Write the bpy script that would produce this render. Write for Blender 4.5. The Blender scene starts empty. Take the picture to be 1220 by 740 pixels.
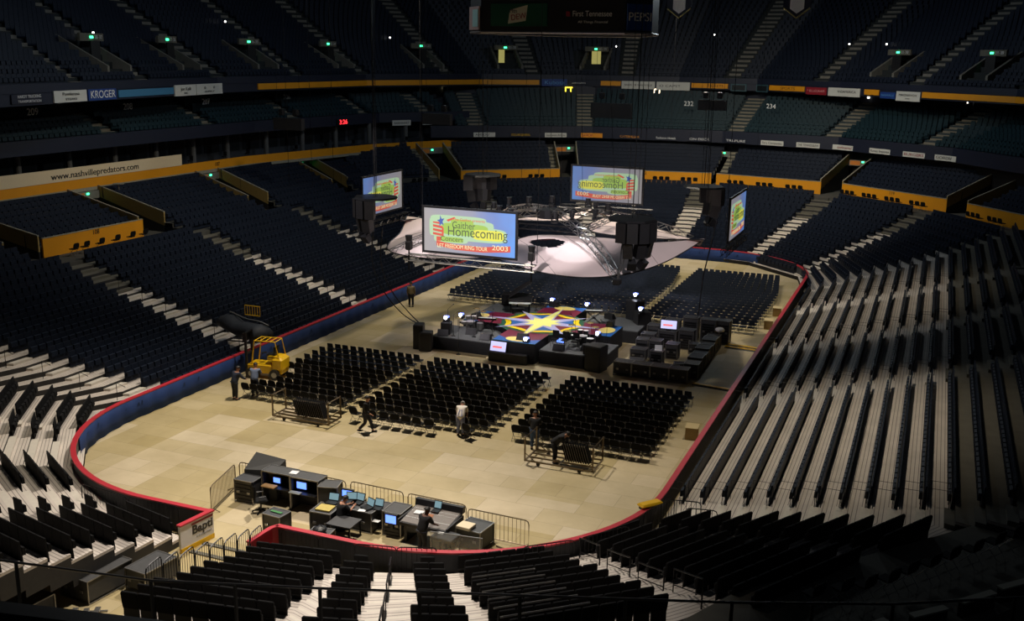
import bpy, math, random
from mathutils import Vector, Matrix
random.seed(7)
SC = bpy.context.scene
COL = SC.collection
PI = math.pi

# ---------------------------------------------------------------- materials
MATS = {}
def mat(name, col, rough=.6, metal=0., emit=None, es=0., noise=0., nscale=5., bump=0., spec=.5, alpha=1.):
    if name in MATS: return MATS[name]
    m = bpy.data.materials.new(name); m.use_nodes = True
    nt = m.node_tree; b = nt.nodes['Principled BSDF']
    b.inputs['Base Color'].default_value = (*col, 1)
    b.inputs['Roughness'].default_value = rough
    b.inputs['Metallic'].default_value = metal
    b.inputs['Specular IOR Level'].default_value = .2 if name.startswith('seat') else spec
    if alpha < 1: b.inputs['Alpha'].default_value = alpha
    if emit:
        b.inputs['Emission Color'].default_value = (*emit, 1)
        b.inputs['Emission Strength'].default_value = es
    tc = nt.nodes.new('ShaderNodeTexCoord'); no = nt.nodes.new('ShaderNodeTexNoise')
    no.inputs['Scale'].default_value = nscale; no.inputs['Detail'].default_value = 4
    nt.links.new(tc.outputs['Object'], no.inputs['Vector'])
    if noise > 0:
        mx = nt.nodes.new('ShaderNodeMix'); mx.data_type = 'RGBA'
        mx.inputs[6].default_value = (*[c*(1-noise) for c in col], 1)
        mx.inputs[7].default_value = (*[min(1, c*(1+noise)) for c in col], 1)
        nt.links.new(no.outputs['Fac'], mx.inputs[0]); nt.links.new(mx.outputs[2], b.inputs['Base Color'])
    if bump > 0:
        bp = nt.nodes.new('ShaderNodeBump'); bp.inputs['Strength'].default_value = bump
        nt.links.new(no.outputs['Fac'], bp.inputs['Height']); nt.links.new(bp.outputs['Normal'], b.inputs['Normal'])
    MATS[name] = m
    return m
def srgb(r, g, b):
    f = lambda c: (c/12.92 if c <= .04045 else ((c+.055)/1.055)**2.4)
    return (f(r/255), f(g/255), f(b/255))

BLACK = mat('black_paint', (.012, .012, .014), .45, noise=.3)
DARKM = mat('dark_metal', (.03, .03, .033), .35, .7, noise=.2)
STEEL = mat('steel', (.32, .31, .30), .35, .9, noise=.2)
BRONZE = mat('bronze_metal', (.16, .12, .075), .4, .6, noise=.2)
SEATB = mat('seat_black', (.005, .005, .006), .8, noise=.3, nscale=3)
SEATN = mat('seat_navy', (.011, .016, .030), .5, noise=.3, nscale=3)
SEATT = mat('seat_teal', (.010, .028, .038), .5, noise=.3, nscale=3)
PADG = mat('seat_pad_grey', (.022, .022, .024), .7, noise=.2)
REDCAP = mat('red_cap', srgb(190, 45, 60), .4, noise=.12, nscale=2)
YELLOW = mat('yellow_wall', srgb(225, 150, 20), .5, noise=.08, nscale=1)
YELP = mat('yellow_paint', srgb(235, 185, 20), .35, noise=.1)
WHITE = mat('white_panel', (.72, .72, .74), .5, noise=.05)
CONC = mat('concrete', (.13, .12, .095), .85, noise=.3, nscale=1.5)
CONCD = mat('concrete_dark', (.07, .068, .06), .9, noise=.3, nscale=1.5)
NAVY = mat('navy_fascia', (.008, .012, .03), .5, noise=.2)
BLUEC = mat('blue_cloth', srgb(20, 50, 105), .85, noise=.35, nscale=1.2)
GREYC = mat('grey_carpet', (.09, .095, .10), .95, noise=.25)
BOARDO = mat('board_back', (.045, .05, .06), .6, noise=.4, nscale=2)

def tread_mat(name, c1, c2, axis_groove=.1):
    m = bpy.data.materials.new(name); m.use_nodes = True
    nt = m.node_tree; b = nt.nodes['Principled BSDF']
    b.inputs['Roughness'].default_value = .55; b.inputs['Metallic'].default_value = .0
    uv = nt.nodes.new('ShaderNodeUVMap')
    sp = nt.nodes.new('ShaderNodeSeparateXYZ'); nt.links.new(uv.outputs['UV'], sp.inputs[0])
    mt = nt.nodes.new('ShaderNodeMath'); mt.operation = 'MULTIPLY'; mt.inputs[1].default_value = 6.0
    fr = nt.nodes.new('ShaderNodeMath'); fr.operation = 'FRACT'
    gt = nt.nodes.new('ShaderNodeMath'); gt.operation = 'GREATER_THAN'; gt.inputs[1].default_value = .82
    nt.links.new(sp.outputs['Y'], mt.inputs[0]); nt.links.new(mt.outputs[0], fr.inputs[0]); nt.links.new(fr.outputs[0], gt.inputs[0])
    no = nt.nodes.new('ShaderNodeTexNoise'); no.inputs['Scale'].default_value = .9; no.inputs['Detail'].default_value = 6
    tc = nt.nodes.new('ShaderNodeTexCoord'); nt.links.new(tc.outputs['Object'], no.inputs['Vector'])
    mx = nt.nodes.new('ShaderNodeMix'); mx.data_type = 'RGBA'
    mx.inputs[6].default_value = (*[c*.75 for c in c1], 1); mx.inputs[7].default_value = (*[c*1.25 for c in c1], 1)
    nt.links.new(no.outputs['Fac'], mx.inputs[0])
    m2 = nt.nodes.new('ShaderNodeMix'); m2.data_type = 'RGBA'; m2.inputs[7].default_value = (*c2, 1)
    nt.links.new(gt.outputs[0], m2.inputs[0]); nt.links.new(mx.outputs[2], m2.inputs[6])
    nt.links.new(m2.outputs[2], b.inputs['Base Color'])
    MATS[name] = m; return m
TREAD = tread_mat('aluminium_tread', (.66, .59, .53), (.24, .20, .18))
STEPM = mat('aluminium_step', (.72, .66, .58), .5, noise=.1)

# ---------------------------------------------------------------- mesh builder
class MB:
    def __init__(s): s.v = []; s.f = []; s.m = []; s.uv = []; s.mi = 0
    def quad(s, a, b, c, d, uv=None):
        n = len(s.v); s.v += [tuple(a), tuple(b), tuple(c), tuple(d)]; s.f.append((n, n+1, n+2, n+3)); s.m.append(s.mi)
        s.uv.append(uv or ((0, 0), (1, 0), (1, 1), (0, 1)))
    def hexa(s, p):
        n = len(s.v); s.v += [tuple(q) for q in p]
        for f in ((3, 2, 1, 0), (4, 5, 6, 7), (0, 1, 5, 4), (1, 2, 6, 5), (2, 3, 7, 6), (3, 0, 4, 7)):
            s.f.append(tuple(n+i for i in f)); s.m.append(s.mi); s.uv.append(((0, 0), (1, 0), (1, 1), (0, 1)))
        return s
    def box(s, c, d, rz=0, T=None):
        x, y, z = c; a, b, h = d[0]/2, d[1]/2, d[2]/2
        co, si = math.cos(rz), math.sin(rz); P = []
        for dz in (-h, h):
            for dx, dy in ((-a, -b), (a, -b), (a, b), (-a, b)):
                P.append(Vector((x+dx*co-dy*si, y+dx*si+dy*co, z+dz)))
        if T: P = [T @ q for q in P]
        return s.hexa(P)
    def rbox(s, c, d, r=.03, rz=0, T=None):          # box with chamfered vertical and top edges
        x, y, z = c; a, b, h = d[0]/2, d[1]/2, d[2]/2; r = min(r, a*.9, b*.9, h*.9)
        co, si = math.cos(rz), math.sin(rz); rings = []
        for (zz, ins) in ((-h, r), (-h+r, 0), (h-r, 0), (h, r)):
            R = []
            A, B = a-ins, b-ins; q = r*.6
            for dx, dy in ((-A+q, -B), (A-q, -B), (A, -B+q), (A, B-q), (A-q, B), (-A+q, B), (-A, B-q), (-A, -B+q)):
                p = Vector((x+dx*co-dy*si, y+dx*si+dy*co, z+zz)); R.append(T @ p if T else p)
            rings.append(R)
        s.loft(rings, caps=True); return s
    def loft(s, rings, caps=True, closed=True):
        n0 = len(s.v); k = len(rings[0])
        for R in rings: s.v += [tuple(p) for p in R]
        for i in range(len(rings)-1):
            for j in range(k if closed else k-1):
                a = n0+i*k+j; b = n0+i*k+(j+1) % k
                s.f.append((a, b, b+k, a+k)); s.m.append(s.mi); s.uv.append(((0, 0), (1, 0), (1, 1), (0, 1)))
        if caps and closed:
            s.f.append(tuple(n0+j for j in reversed(range(k)))); s.m.append(s.mi); s.uv.append(tuple((0, 0) for _ in range(k)))
            s.f.append(tuple(n0+(len(rings)-1)*k+j for j in range(k))); s.m.append(s.mi); s.uv.append(tuple((0, 0) for _ in range(k)))
        return s
    def tube(s, pts, r=.02, n=6, r2=None):
        pts = [Vector(p) for p in pts]; rings = []
        for i, p in enumerate(pts):
            t = (pts[min(i+1, len(pts)-1)]-pts[max(i-1, 0)])
            if t.length < 1e-6: t = Vector((0, 0, 1))
            t.normalize(); a = Vector((0, 0, 1)) if abs(t.z) < .9 else Vector((1, 0, 0))
            u = t.cross(a).normalized(); w = t.cross(u)
            rr = r if r2 is None else r+(r2-r)*i/(len(pts)-1)
            rings.append([p+u*math.cos(2*PI*j/n)*rr+w*math.sin(2*PI*j/n)*rr for j in range(n)])
        return s.loft(rings)
    def cyl(s, c, r, h, n=12, r2=None, T=None):
        r2 = r if r2 is None else r2; R = []
        for z, q in ((0, r), (h, r2)):
            R.append([Vector((c[0]+q*math.cos(2*PI*j/n), c[1]+q*math.sin(2*PI*j/n), c[2]+z)) for j in range(n)])
        if T: R = [[T @ p for p in q] for q in R]
        return s.loft(R)
    def ball(s, c, r, n=8, sz=1.):
        R = []
        for i in range(n+1):
            a = PI*i/n; rr = max(r*math.sin(a), r*.02)
            R.append([Vector((c[0]+rr*math.cos(2*PI*j/n), c[1]+rr*math.sin(2*PI*j/n), c[2]-r*sz*math.cos(a))) for j in range(n)])
        return s.loft(R)
    def prism(s, poly, z0, z1):
        return s.loft([[Vector((x, y, z0)) for x, y in poly], [Vector((x, y, z1)) for x, y in poly]])
    def poly(s, pts):
        n = len(s.v); s.v += [tuple(p) for p in pts]; s.f.append(tuple(range(n, n+len(pts)))); s.m.append(s.mi)
        s.uv.append(tuple((0, 0) for _ in pts)); return s
    def use(s, i): s.mi = i; return s
    def mesh(s, name, mats, smooth=False):
        me = bpy.data.meshes.new(name); me.from_pydata(s.v, [], s.f)
        for m in (mats if isinstance(mats, (list, tuple)) else [mats]): me.materials.append(m)
        me.polygons.foreach_set('material_index', s.m)
        ul = me.uv_layers.new(name='UVMap'); fl = []
        for u in s.uv:
            for q in u: fl += [q[0], q[1]]
        if len(fl) == 2*len(me.loops): ul.data.foreach_set('uv', fl)
        if smooth: me.polygons.foreach_set('use_smooth', [True]*len(me.polygons))
        me.update(); return me
    def build(s, name, mats, parent=None, loc=None, rz=0, smooth=False):
        o = bpy.data.objects.new(name, s.mesh(name, mats, smooth)); COL.objects.link(o)
        if parent: o.parent = parent
        if loc is not None: o.location = loc
        o.rotation_euler.z = rz
        return o
def tag(o, label=None, cat=None, group=None, kind=None):
    if label: o['label'] = label
    if cat: o['category'] = cat
    if group: o['group'] = group
    if kind: o['kind'] = kind
    return o
def thing(name, label, cat, loc=(0, 0, 0), rz=0, group=None):
    o = bpy.data.objects.new(name, None); COL.objects.link(o); o.location = loc; o.rotation_euler.z = rz
    o.empty_display_size = .2
    return tag(o, label, cat, group)
KIDS = {}
def dup(root, loc, rz, label=None, group=None):
    r = root.copy(); COL.objects.link(r); r.location = loc; r.rotation_euler.z = rz
    if label: r['label'] = label
    if group: r['group'] = group
    if root.name not in KIDS: KIDS[root.name] = [(c, list(c.children)) for c in root.children]
    for c, gs in KIDS[root.name]:
        d = c.copy(); COL.objects.link(d); d.parent = r
        for g in gs:
            e = g.copy(); COL.objects.link(e); e.parent = d
    return r
def struct(name, mb, mats, smooth=False):
    return tag(mb.build(name, mats, smooth=smooth), kind='structure')
def text(name, s, size, m, parent, loc, rot, ext=.01, w=None, bold=0., align='CENTER'):
    c = bpy.data.curves.new(name, 'FONT'); c.body = s; c.size = size; c.align_x = align; c.align_y = 'CENTER'
    c.extrude = ext; c.offset = bold
    t = bpy.data.objects.new(name+'_tmp', c); COL.objects.link(t)
    bpy.context.view_layer.update()
    me = bpy.data.meshes.new_from_object(t.evaluated_get(bpy.context.evaluated_depsgraph_get()))
    wd = t.dimensions.x
    COL.objects.unlink(t); bpy.data.objects.remove(t); bpy.data.curves.remove(c)
    me.materials.clear(); me.materials.append(m)
    o = bpy.data.objects.new(name, me); COL.objects.link(o)
    if parent: o.parent = parent
    o.location = loc; o.rotation_euler = rot
    if w and wd > 0: o.scale = (w/wd, 1, 1)
    return o
ORD = ['zeroth', 'first', 'second', 'third', 'fourth', 'fifth', 'sixth', 'seventh', 'eighth', 'ninth', 'tenth', 'eleventh', 'twelfth', 'thirteenth', 'fourteenth', 'fifteenth', 'sixteenth', 'seventeenth', 'eighteenth', 'nineteenth', 'twentieth', 'twenty-first', 'twenty-second', 'twenty-third', 'twenty-fourth', 'twenty-fifth']

# ---------------------------------------------------------------- camera
f, pitch, yaw, roll = 1237.99, .2417, .3847, .0154
cp, sp_, cy, sy = math.cos(pitch), math.sin(pitch), math.cos(yaw), math.sin(yaw)
F = Vector((-sy*cp, cy*cp, -sp_)); R = Vector((cy, sy, 0)); U = R.cross(F)
R2 = R*math.cos(roll)+U*math.sin(roll); U2 = -R*math.sin(roll)+U*math.cos(roll)
cam = bpy.data.cameras.new('camera'); cam.sensor_width = 36; cam.lens = 36*f/1220; cam.clip_end = 500
co = bpy.data.objects.new('camera', cam); COL.objects.link(co)
CAM = Vector((21.385, -58.597, 17.231))
co.matrix_world = Matrix(((R2.x, U2.x, -F.x, CAM.x), (R2.y, U2.y, -F.y, CAM.y), (R2.z, U2.z, -F.z, CAM.z), (0, 0, 0, 1)))
SC.camera = co

# ---------------------------------------------------------------- arena floor
def floor_mat():
    m = bpy.data.materials.new('plywood_floor'); m.use_nodes = True
    nt = m.node_tree; b = nt.nodes['Principled BSDF']; b.inputs['Roughness'].default_value = .6
    N = nt.nodes.new; L = nt.links.new
    tc = N('ShaderNodeTexCoord')
    # cover sheets 1.22 x 2.44 m, each with its own tone
    br = N('ShaderNodeTexBrick'); br.offset = 0.5; br.inputs['Scale'].default_value = 1.0
    br.inputs['Brick Width'].default_value = 2.44; br.inputs['Row Height'].default_value = 1.22
    br.inputs['Mortar Size'].default_value = .008; br.inputs['Mortar Smooth'].default_value = .1
    br.inputs['Color1'].default_value = (.52, .43, .25, 1); br.inputs['Color2'].default_value = (.60, .51, .35, 1)
    br.inputs['Mortar'].default_value = (.34, .28, .17, 1)
    L(tc.outputs['Object'], br.inputs['Vector'])
    # larger laid areas, blocky
    v = N('ShaderNodeTexBrick'); v.offset = .37; v.offset_frequency = 3; v.squash = .6; v.squash_frequency = 3; v.inputs['Scale'].default_value = 1; v.inputs['Brick Width'].default_value = 4.88; v.inputs['Row Height'].default_value = 2.44
    v.inputs['Mortar Size'].default_value = 0; v.inputs['Color1'].default_value = (0, 0, 0, 1); v.inputs['Color2'].default_value = (1, 1, 1, 1)
    mp = N('ShaderNodeMapping'); mp.inputs['Rotation'].default_value = (0, 0, PI/2); L(tc.outputs['Object'], mp.inputs[0]); L(mp.outputs[0], v.inputs['Vector'])
    sp = N('ShaderNodeSeparateColor'); L(v.outputs['Color'], sp.inputs[0])
    cr = N('ShaderNodeValToRGB'); L(sp.outputs[0], cr.inputs[0])
    e = cr.color_ramp; e.interpolation = 'CONSTANT'
    e.elements[0].color = (.74, .69, .46, 1); e.elements[1].position = .3; e.elements[1].color = (1, .99, 1.0, 1)
    for p, c in ((.55, (.86, .82, .66, 1)), (.75, (1.1, 1.08, 1.1, 1)), (.9, (.80, .76, .56, 1))):
        q = e.elements.new(p); q.color = c
    mu = N('ShaderNodeMix'); mu.data_type = 'RGBA'; mu.blend_type = 'MULTIPLY'; mu.inputs[0].default_value = .65
    L(br.outputs['Color'], mu.inputs[6]); L(cr.outputs[0], mu.inputs[7])
    no = N('ShaderNodeTexNoise'); no.inputs['Scale'].default_value = .35; no.inputs['Detail'].default_value = 8; no.inputs['Roughness'].default_value = .65
    L(tc.outputs['Object'], no.inputs['Vector'])
    c2 = N('ShaderNodeValToRGB'); L(no.outputs['Fac'], c2.inputs[0])
    c2.color_ramp.elements[0].position = .3; c2.color_ramp.elements[0].color = (.8, .78, .72, 1)
    c2.color_ramp.elements[1].position = .65; c2.color_ramp.elements[1].color = (1.04, 1.03, 1.03, 1)
    m2 = N('ShaderNodeMix'); m2.data_type = 'RGBA'; m2.blend_type = 'MULTIPLY'; m2.inputs[0].default_value = 1
    L(mu.outputs[2], m2.inputs[6]); L(c2.outputs[0], m2.inputs[7]); L(m2.outputs[2], b.inputs['Base Color'])
    return m
FLOORM = floor_mat()
HW, HL, CR = 12.95, 30.48, 8.53
def outline(off=0, n=14):
    P = []
    hw, hl, r = HW+off, HL+off, CR+off
    for cx, cyy, a0 in ((hw-r, -hl+r, 270), (hw-r, hl-r, 0), (-hw+r, hl-r, 90), (-hw+r, -hl+r, 180)):
        for k in range(n+1):
            a = math.radians(a0+90*k/n); P.append((cx+r*math.cos(a), cyy+r*math.sin(a)))
    return P
mb = MB(); mb.quad((-16, -46, 0), (26, -46, 0), (26, 36, 0), (-16, 36, 0)); struct('floor', mb, FLOORM)
mb = MB(); mb.quad((-75, -75, -.05), (75, -75, -.05), (75, 105, -.05), (-75, 105, -.05)); struct('floor_concrete', mb, CONCD)

# ---------------------------------------------------------------- dasher boards with red cap and blue drape
def path_len(P):
    return sum(math.dist(a, b) for a, b in zip(P[:-1], P[1:]))
def strip(P, off0, off1, z0, z1, mb, top=True):
    """solid strip along open polyline P (outward = right-hand of travel when CCW) between two offsets"""
    def offs(d):
        out = []
        for i, p in enumerate(P):
            a = P[max(i-1, 0)]; b = P[min(i+1, len(P)-1)]
            t = Vector((b[0]-a[0], b[1]-a[1])).normalized(); out.append((p[0]+t.y*d, p[1]-t.x*d))
        return out
    A, B = offs(off0), offs(off1)
    rings = [[(*A[i], z0), (*B[i], z0), (*B[i], z1), (*A[i], z1)] for i in range(len(P))]
    return mb.loft(rings)
OUT = outline(0, 20)           # CCW starting at near end right (x=4.42,y=-30.48)
# rotate so it starts at gap right side and ends at gap left side
near_r = [(1.25, -30.48), (2.5, -30.48)]
RING = near_r+OUT+[(-3.0, -30.48), (-1.6, -30.48)]
b = MB(); strip(RING, 0, .09, 0, 1.02, b.use(0)); strip(RING, -.02, .0, .0, .22, b.use(1))
boards = b.build('dasher_board', [BOARDO, YELP]); tag(boards, 'low rink boards with a red cap running round the whole arena floor', 'rink board')
b = MB(); strip(RING, -.05, .17, 1.02, 1.08, b); b.build('cap_rail', REDCAP, boards)
b = MB(); strip([(1.05, -32.0), (1.08, -31.2), (1.12, -30.75), (1.25, -30.5)], -.03, .15, 1.02, 1.08, b); strip([(1.05, -32.0), (1.08, -31.2), (1.12, -30.75), (1.25, -30.5)], 0, .1, 0, 1.02, b); b.build('end_return', REDCAP, boards)
# blue drape hung inside the boards on the left and far side
P = [p for p in OUT if True]
idx0 = 0
drape = []
for i, p in enumerate(OUT):
    pass
seg = OUT[34:]                  # upper right corner onwards, all the left side
seg = [p for p in seg if not (p[1] < -26.2 and p[0] > -11.3)]
dense = []
for a, c in zip(seg[:-1], seg[1:]):
    n = max(1, int(math.dist(a, c)/.22))
    for k in range(n): dense.append((a[0]+(c[0]-a[0])*k/n, a[1]+(c[1]-a[1])*k/n))
b = MB(); rings = []
for i, p in enumerate(dense):
    a = dense[max(i-1, 0)]; c = dense[min(i+1, len(dense)-1)]
    t = Vector((c[0]-a[0], c[1]-a[1])).normalized(); w = .05+.035*math.sin(i*1.3)+.02*math.sin(i*.37)
    x, y = p[0]-t.y*w, p[1]+t.x*w; x2, y2 = p[0]-t.y*.055, p[1]+t.x*.055
    rings.append([(x2+t.y*.02, y2-t.x*.02, 1.0), (x2, y2, 1.0), (x, y, .5), (x-t.y*.04, y+t.x*.04, .01), (x+t.y*.02, y-t.x*.02, .01)])
b.loft(rings); o = b.build('blue_drape', BLUEC, smooth=True)
tag(o, 'dark blue cloth drape hung along the inside of the left and far rink boards', 'drape')
# ---------------------------------------------------------------- lower bowl, built on lines measured row by row
V = [(-2.25, -31.75, -.05, -.86), (-6.0, -30.9, -.25, -.82), (-10.2, -28.4, -.48, -.72), (-13.3, -24.9, -.6, -.55), (-14.9, -22.4, -.76, -.38),
     (-13.7, -20.2, -.85, -.36), (-13.6, 19.5, -.85, .5), (-12.2, 25.8, -.57, .63), (-7.5, 30.2, -.32, .8), (0.2, 31.9, 0, .85),
     (7.5, 30.2, .32, .8), (12.2, 25.8, .57, .63), (13.6, 19.5, .85, .5), (13.6, -22.8, .85, -.27), (13.7, -23.5, .8, -.27),
     (11.5, -27.2, .6, -.6), (10.5, -28.25, .62, -.6), (7.98, -30.2, .49, -.74), (7.6, -30.45, .477, -.754), (6.8, -30.79, .39, -.784),
     (5.57, -31.29, .417, -.82), (4.75, -31.5, .34, -.85), (4.35, -31.42, .27, -.82), (1.47, -31.94, .12, -.84)]
def P2(i, u): v = V[i]; return Vector((v[0]+v[2]*u, v[1]+v[3]*u))
def zrow(k):
    return .3+.25*k if k <= 11 else 3.05+.33*(k-11)
# segments: (i, name, top row count, seat spans by fraction or world y)
def fy(i, u, y):                # fraction along segment i where world y is reached
    a, b = P2(i, u), P2(i+1, u); return (y-a.y)/(b.y-a.y)
LY = [-11.5, .6, 12.6]; RY = [-8.4, 2.0, 12.6]
def spans(i, k):
    u = k
    if i == 0: return [(0, .72), (.86, 1.)] if k > 0 else [(0, .72)]
    if i == 1: return [(0., .06), (.42, 1)] if k > 0 else []
    if i == 2: return [(.62, .9)] if k > 0 else []
    if i == 3: return [(.0, 1)]
    if i in (5, 12):
        ys = LY if i == 5 else RY; L = (P2(i+1, u)-P2(i, u)).length; cuts = []
        for y in ys:
            q = fy(i, u, y); cuts.append((q-.9/L, q+.9/L))
        if i == 12: cuts.sort()
        lo = 0.0; hi = 1.0; out = []
        if i == 5: lo = 1.2/L; hi = 1-.2/L
        else: hi = 1-1.3/L; lo = .3/L
        cuts.sort()
        for a, b in cuts: out.append((lo, a)); lo = b
        out.append((lo, hi)); return out
    if i == 6: return [(.02, .9)]
    if i == 7: return [(.1, .95)]
    if i == 8: return [(.12, .47), (.49, .9)] if k % 1 == 0 else []
    if i == 9: return [(.1, .9)]
    if i == 10: return [(.1, .9)]
    if i == 11: return [(.12, .97)]
    if i == 13: return []
    if i == 14: return [(.04, .35), (.45, 1)] if k > 0 else [(.4, 1)]
    if i == 15: return []
    if i == 16: return [(0, 1)]
    if i == 18: return [(0, 1)]
    if i == 20: return [(0, 1)]
    if i == 22: return [(0, 1)]
    return []
NEAR = range(14, 23)
def nrows(i):
    if i in (0, 1, 2, 3): return 12
    if 5 <= i <= 12: return 16
    if i in (13, 14): return 12
    return 10
TF = .88
SEG = {0: 'near_left', 1: 'near_left', 2: 'near_left', 3: 'near_left', 5: 'left', 6: 'far', 7: 'far', 8: 'far', 9: 'far', 10: 'far', 11: 'far', 12: 'right', 13: 'right', 14: 'near_right', 15: 'near_right'}
groups = {}
for i in range(len(V)-1):
    groups.setdefault(SEG.get(i, 'near'), []).append(i)
def tread_rows(mb, i, k0, k1, zf=zrow, skirt=True):
    for k in range(k0, k1):
        t0 = TF if k > 0 else .42
        A, B, C, D = P2(i, k-t0), P2(i+1, k-t0), P2(i+1, k+1-TF), P2(i, k+1-TF)
        z = zf(k); zt = zf(k-1) if k > k0 else z-.25
        L = (B-A).length
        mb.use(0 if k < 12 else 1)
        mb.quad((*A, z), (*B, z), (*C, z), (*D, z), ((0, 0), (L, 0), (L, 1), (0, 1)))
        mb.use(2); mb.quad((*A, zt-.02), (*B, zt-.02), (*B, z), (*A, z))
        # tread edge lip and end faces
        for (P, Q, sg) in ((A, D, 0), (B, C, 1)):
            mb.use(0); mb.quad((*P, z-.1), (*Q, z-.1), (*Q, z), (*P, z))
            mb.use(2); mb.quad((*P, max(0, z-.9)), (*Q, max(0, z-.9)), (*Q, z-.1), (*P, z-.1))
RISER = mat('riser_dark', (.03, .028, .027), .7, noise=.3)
for g, idx in groups.items():
    mb = MB()
    for i in idx: tread_rows(mb, i, 0, nrows(i))
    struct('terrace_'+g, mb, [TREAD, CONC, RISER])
# front skirt under row one
mb = MB()
for i in range(len(V)-1):
    A, B = P2(i, -.42), P2(i+1, -.42); mb.quad((*A, 0), (*B, 0), (*B, .3), (*A, .3))
struct('terrace_skirt', mb, RISER)
# back of the near terraces (void under the seats)
# ---- aisle steps
def gaps(i, k):
    s = sorted(spans(i, k)); out = []; lo = 0
    for a, b in s:
        if a-lo > 1e-3: out.append((lo, a))
        lo = b
    if 1-lo > 1e-3: out.append((lo, 1))
    return out
sm = MB(); smc = MB()
RED = mat('red_mark', srgb(200, 90, 60), .5)
for i in range(len(V)-1):
    if i in (4,): continue
    for k in range(1, nrows(i)):
        for a, b in gaps(i, k):
            A0, B0 = P2(i, k-TF), P2(i+1, k-TF); A1, B1 = P2(i, k-TF-.36), P2(i+1, k-TF-.36)
            L = (B0-A0).length
            w = (b-a)*L
            if w < .5: continue
            aa, bb = a, b
            z0 = zrow(k-1); z1 = (z0+zrow(k))/2
            q = [A1.lerp(B1, aa), A1.lerp(B1, bb), A0.lerp(B0, bb), A0.lerp(B0, aa)]
            m_ = sm if k < 12 else smc
            m_.hexa([(*p, z0) for p in q]+[(*p, z1) for p in q])
struct('aisle_steps', sm, STEPM); struct('aisle_steps_upper', smc, CONC)

# cross aisle platform and upper rows of the lower bowl
def zup(j, i=8): return 5.2+(.23 if i in (5, 12) else .3)*j
far_i = [6, 7, 8, 9, 10, 11]
mb = MB()
def U3(i, f, u): return P2(i, u).lerp(P2(i+1, u), f)
def uband(mb, i, f0, f1, u0, u1, z, zlow, mi=0, ri=1):
    A, B, C, D = U3(i, f0, u0), U3(i, f1, u0), U3(i, f1, u1), U3(i, f0, u1)
    mb.use(mi).quad((*A, z), (*B, z), (*C, z), (*D, z)); mb.use(ri).quad((*A, zlow), (*B, zlow), (*B, z), (*A, z))
# vomitories as (segment, fraction centre at u=18, half width m)
VOM = []
def fr_at(i, u, val, ax):
    a, b = P2(i, u), P2(i+1, u); return (val-a[ax])/(b[ax]-a[ax])
for y in (-12.8, -1.5, 10.9, 23.3): VOM.append((5, fr_at(5, 18, y, 1), 1.25))
VOM.append((6, .82, 1.2)); VOM.append((7, .93, 1.15)); VOM.append((9, fr_at(9, 18, .15, 0), .6))
VOM.append((9, 1.-.08, 1.0)); VOM.append((11, .12, 1.3)); VOM.append((12, fr_at(12, 18, 12.4, 1), 1.25)); VOM.append((12, fr_at(12, 18, -1.1, 1), 1.25))
def vcuts(i, u):
    L = (P2(i+1, u)-P2(i, u)).length
    return sorted([(max(0, f-h/L), min(1, f+h/L)) for j, f, h in VOM if j == i])
def free(i, u):
    out = []; lo = 0
    for a, b in vcuts(i, u): out.append((lo, a)); lo = b
    out.append((lo, 1)); return [(a, b) for a, b in out if b-a > .005]
# where the cross aisle with a yellow wall exists
def has_wall(i, f):
    if i in (6, 7, 8, 9, 10, 11): return True
    if i == 5:
        y = U3(5, f, 18).y; return -11.3 < y < -2.2
    return False
up = MB(); vst = MB(); seats_up = []
UP0, UPN = 18.2, 8
def up_row(i, j): return UP0+.95*j
for i in (5, 6, 7, 8, 9, 10, 11, 12):
    # platform everywhere between u 15.1 and 18
    for a, b in free(i, 18):
        m = (a+b)/2
        if has_wall(i, m):
            uband(up, i, a, b, 15.12, 18.1, 4.6, 4.3)
        else:
            for k, u in enumerate((16, 17, 18)):
                z = zrow(15)+.3*(k+1); uband(up, i, a, b, u-TF, u+1-TF+.12*(k == 2), z, z-.3)
                if i != 12 or True: seats_up.append((i, a, b, u, z))
    for a, b in vcuts(i, 18):
        uband(up, i, a, b, 15.12, 25.5, 4.6, 4.3)
    for j in range(UPN if i in far_i else 7):
        u = up_row(i, j)
        for a, b in free(i, 18):
            uband(up, i, a, b, u, u+.95, zup(j, i), zup(j, i)-.34)
            L = (P2(i+1, u)-P2(i, u)).length; d = .85/L if i in far_i else 0; sa, sb = (a+d if a > 0 else a), (b-d if b < 1 else b)
            if sb-sa > .02: seats_up.append((i, sa, sb, u+.8, zup(j, i)))
            for q0, q1 in ((a, sa), (sb, b)):
                if q1-q0 > 1e-4: z = zup(j, i); q = [U3(i, q0, u), U3(i, q1, u), U3(i, q1, u+.5), U3(i, q0, u+.5)]; vst.hexa([(*p, z) for p in q]+[(*p, z+.03) for p in q]); q = [U3(i, q0, u+.5), U3(i, q1, u+.5), U3(i, q1, u+.95), U3(i, q0, u+.95)]; vst.hexa([(*p, z) for p in q]+[(*p, z+.16) for p in q])
struct('terrace_upper', up, [CONCD, CONCD]); struct('vomitory_steps', vst, mat('vom_steps', (.26, .24, .18), .8, noise=.2))
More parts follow.
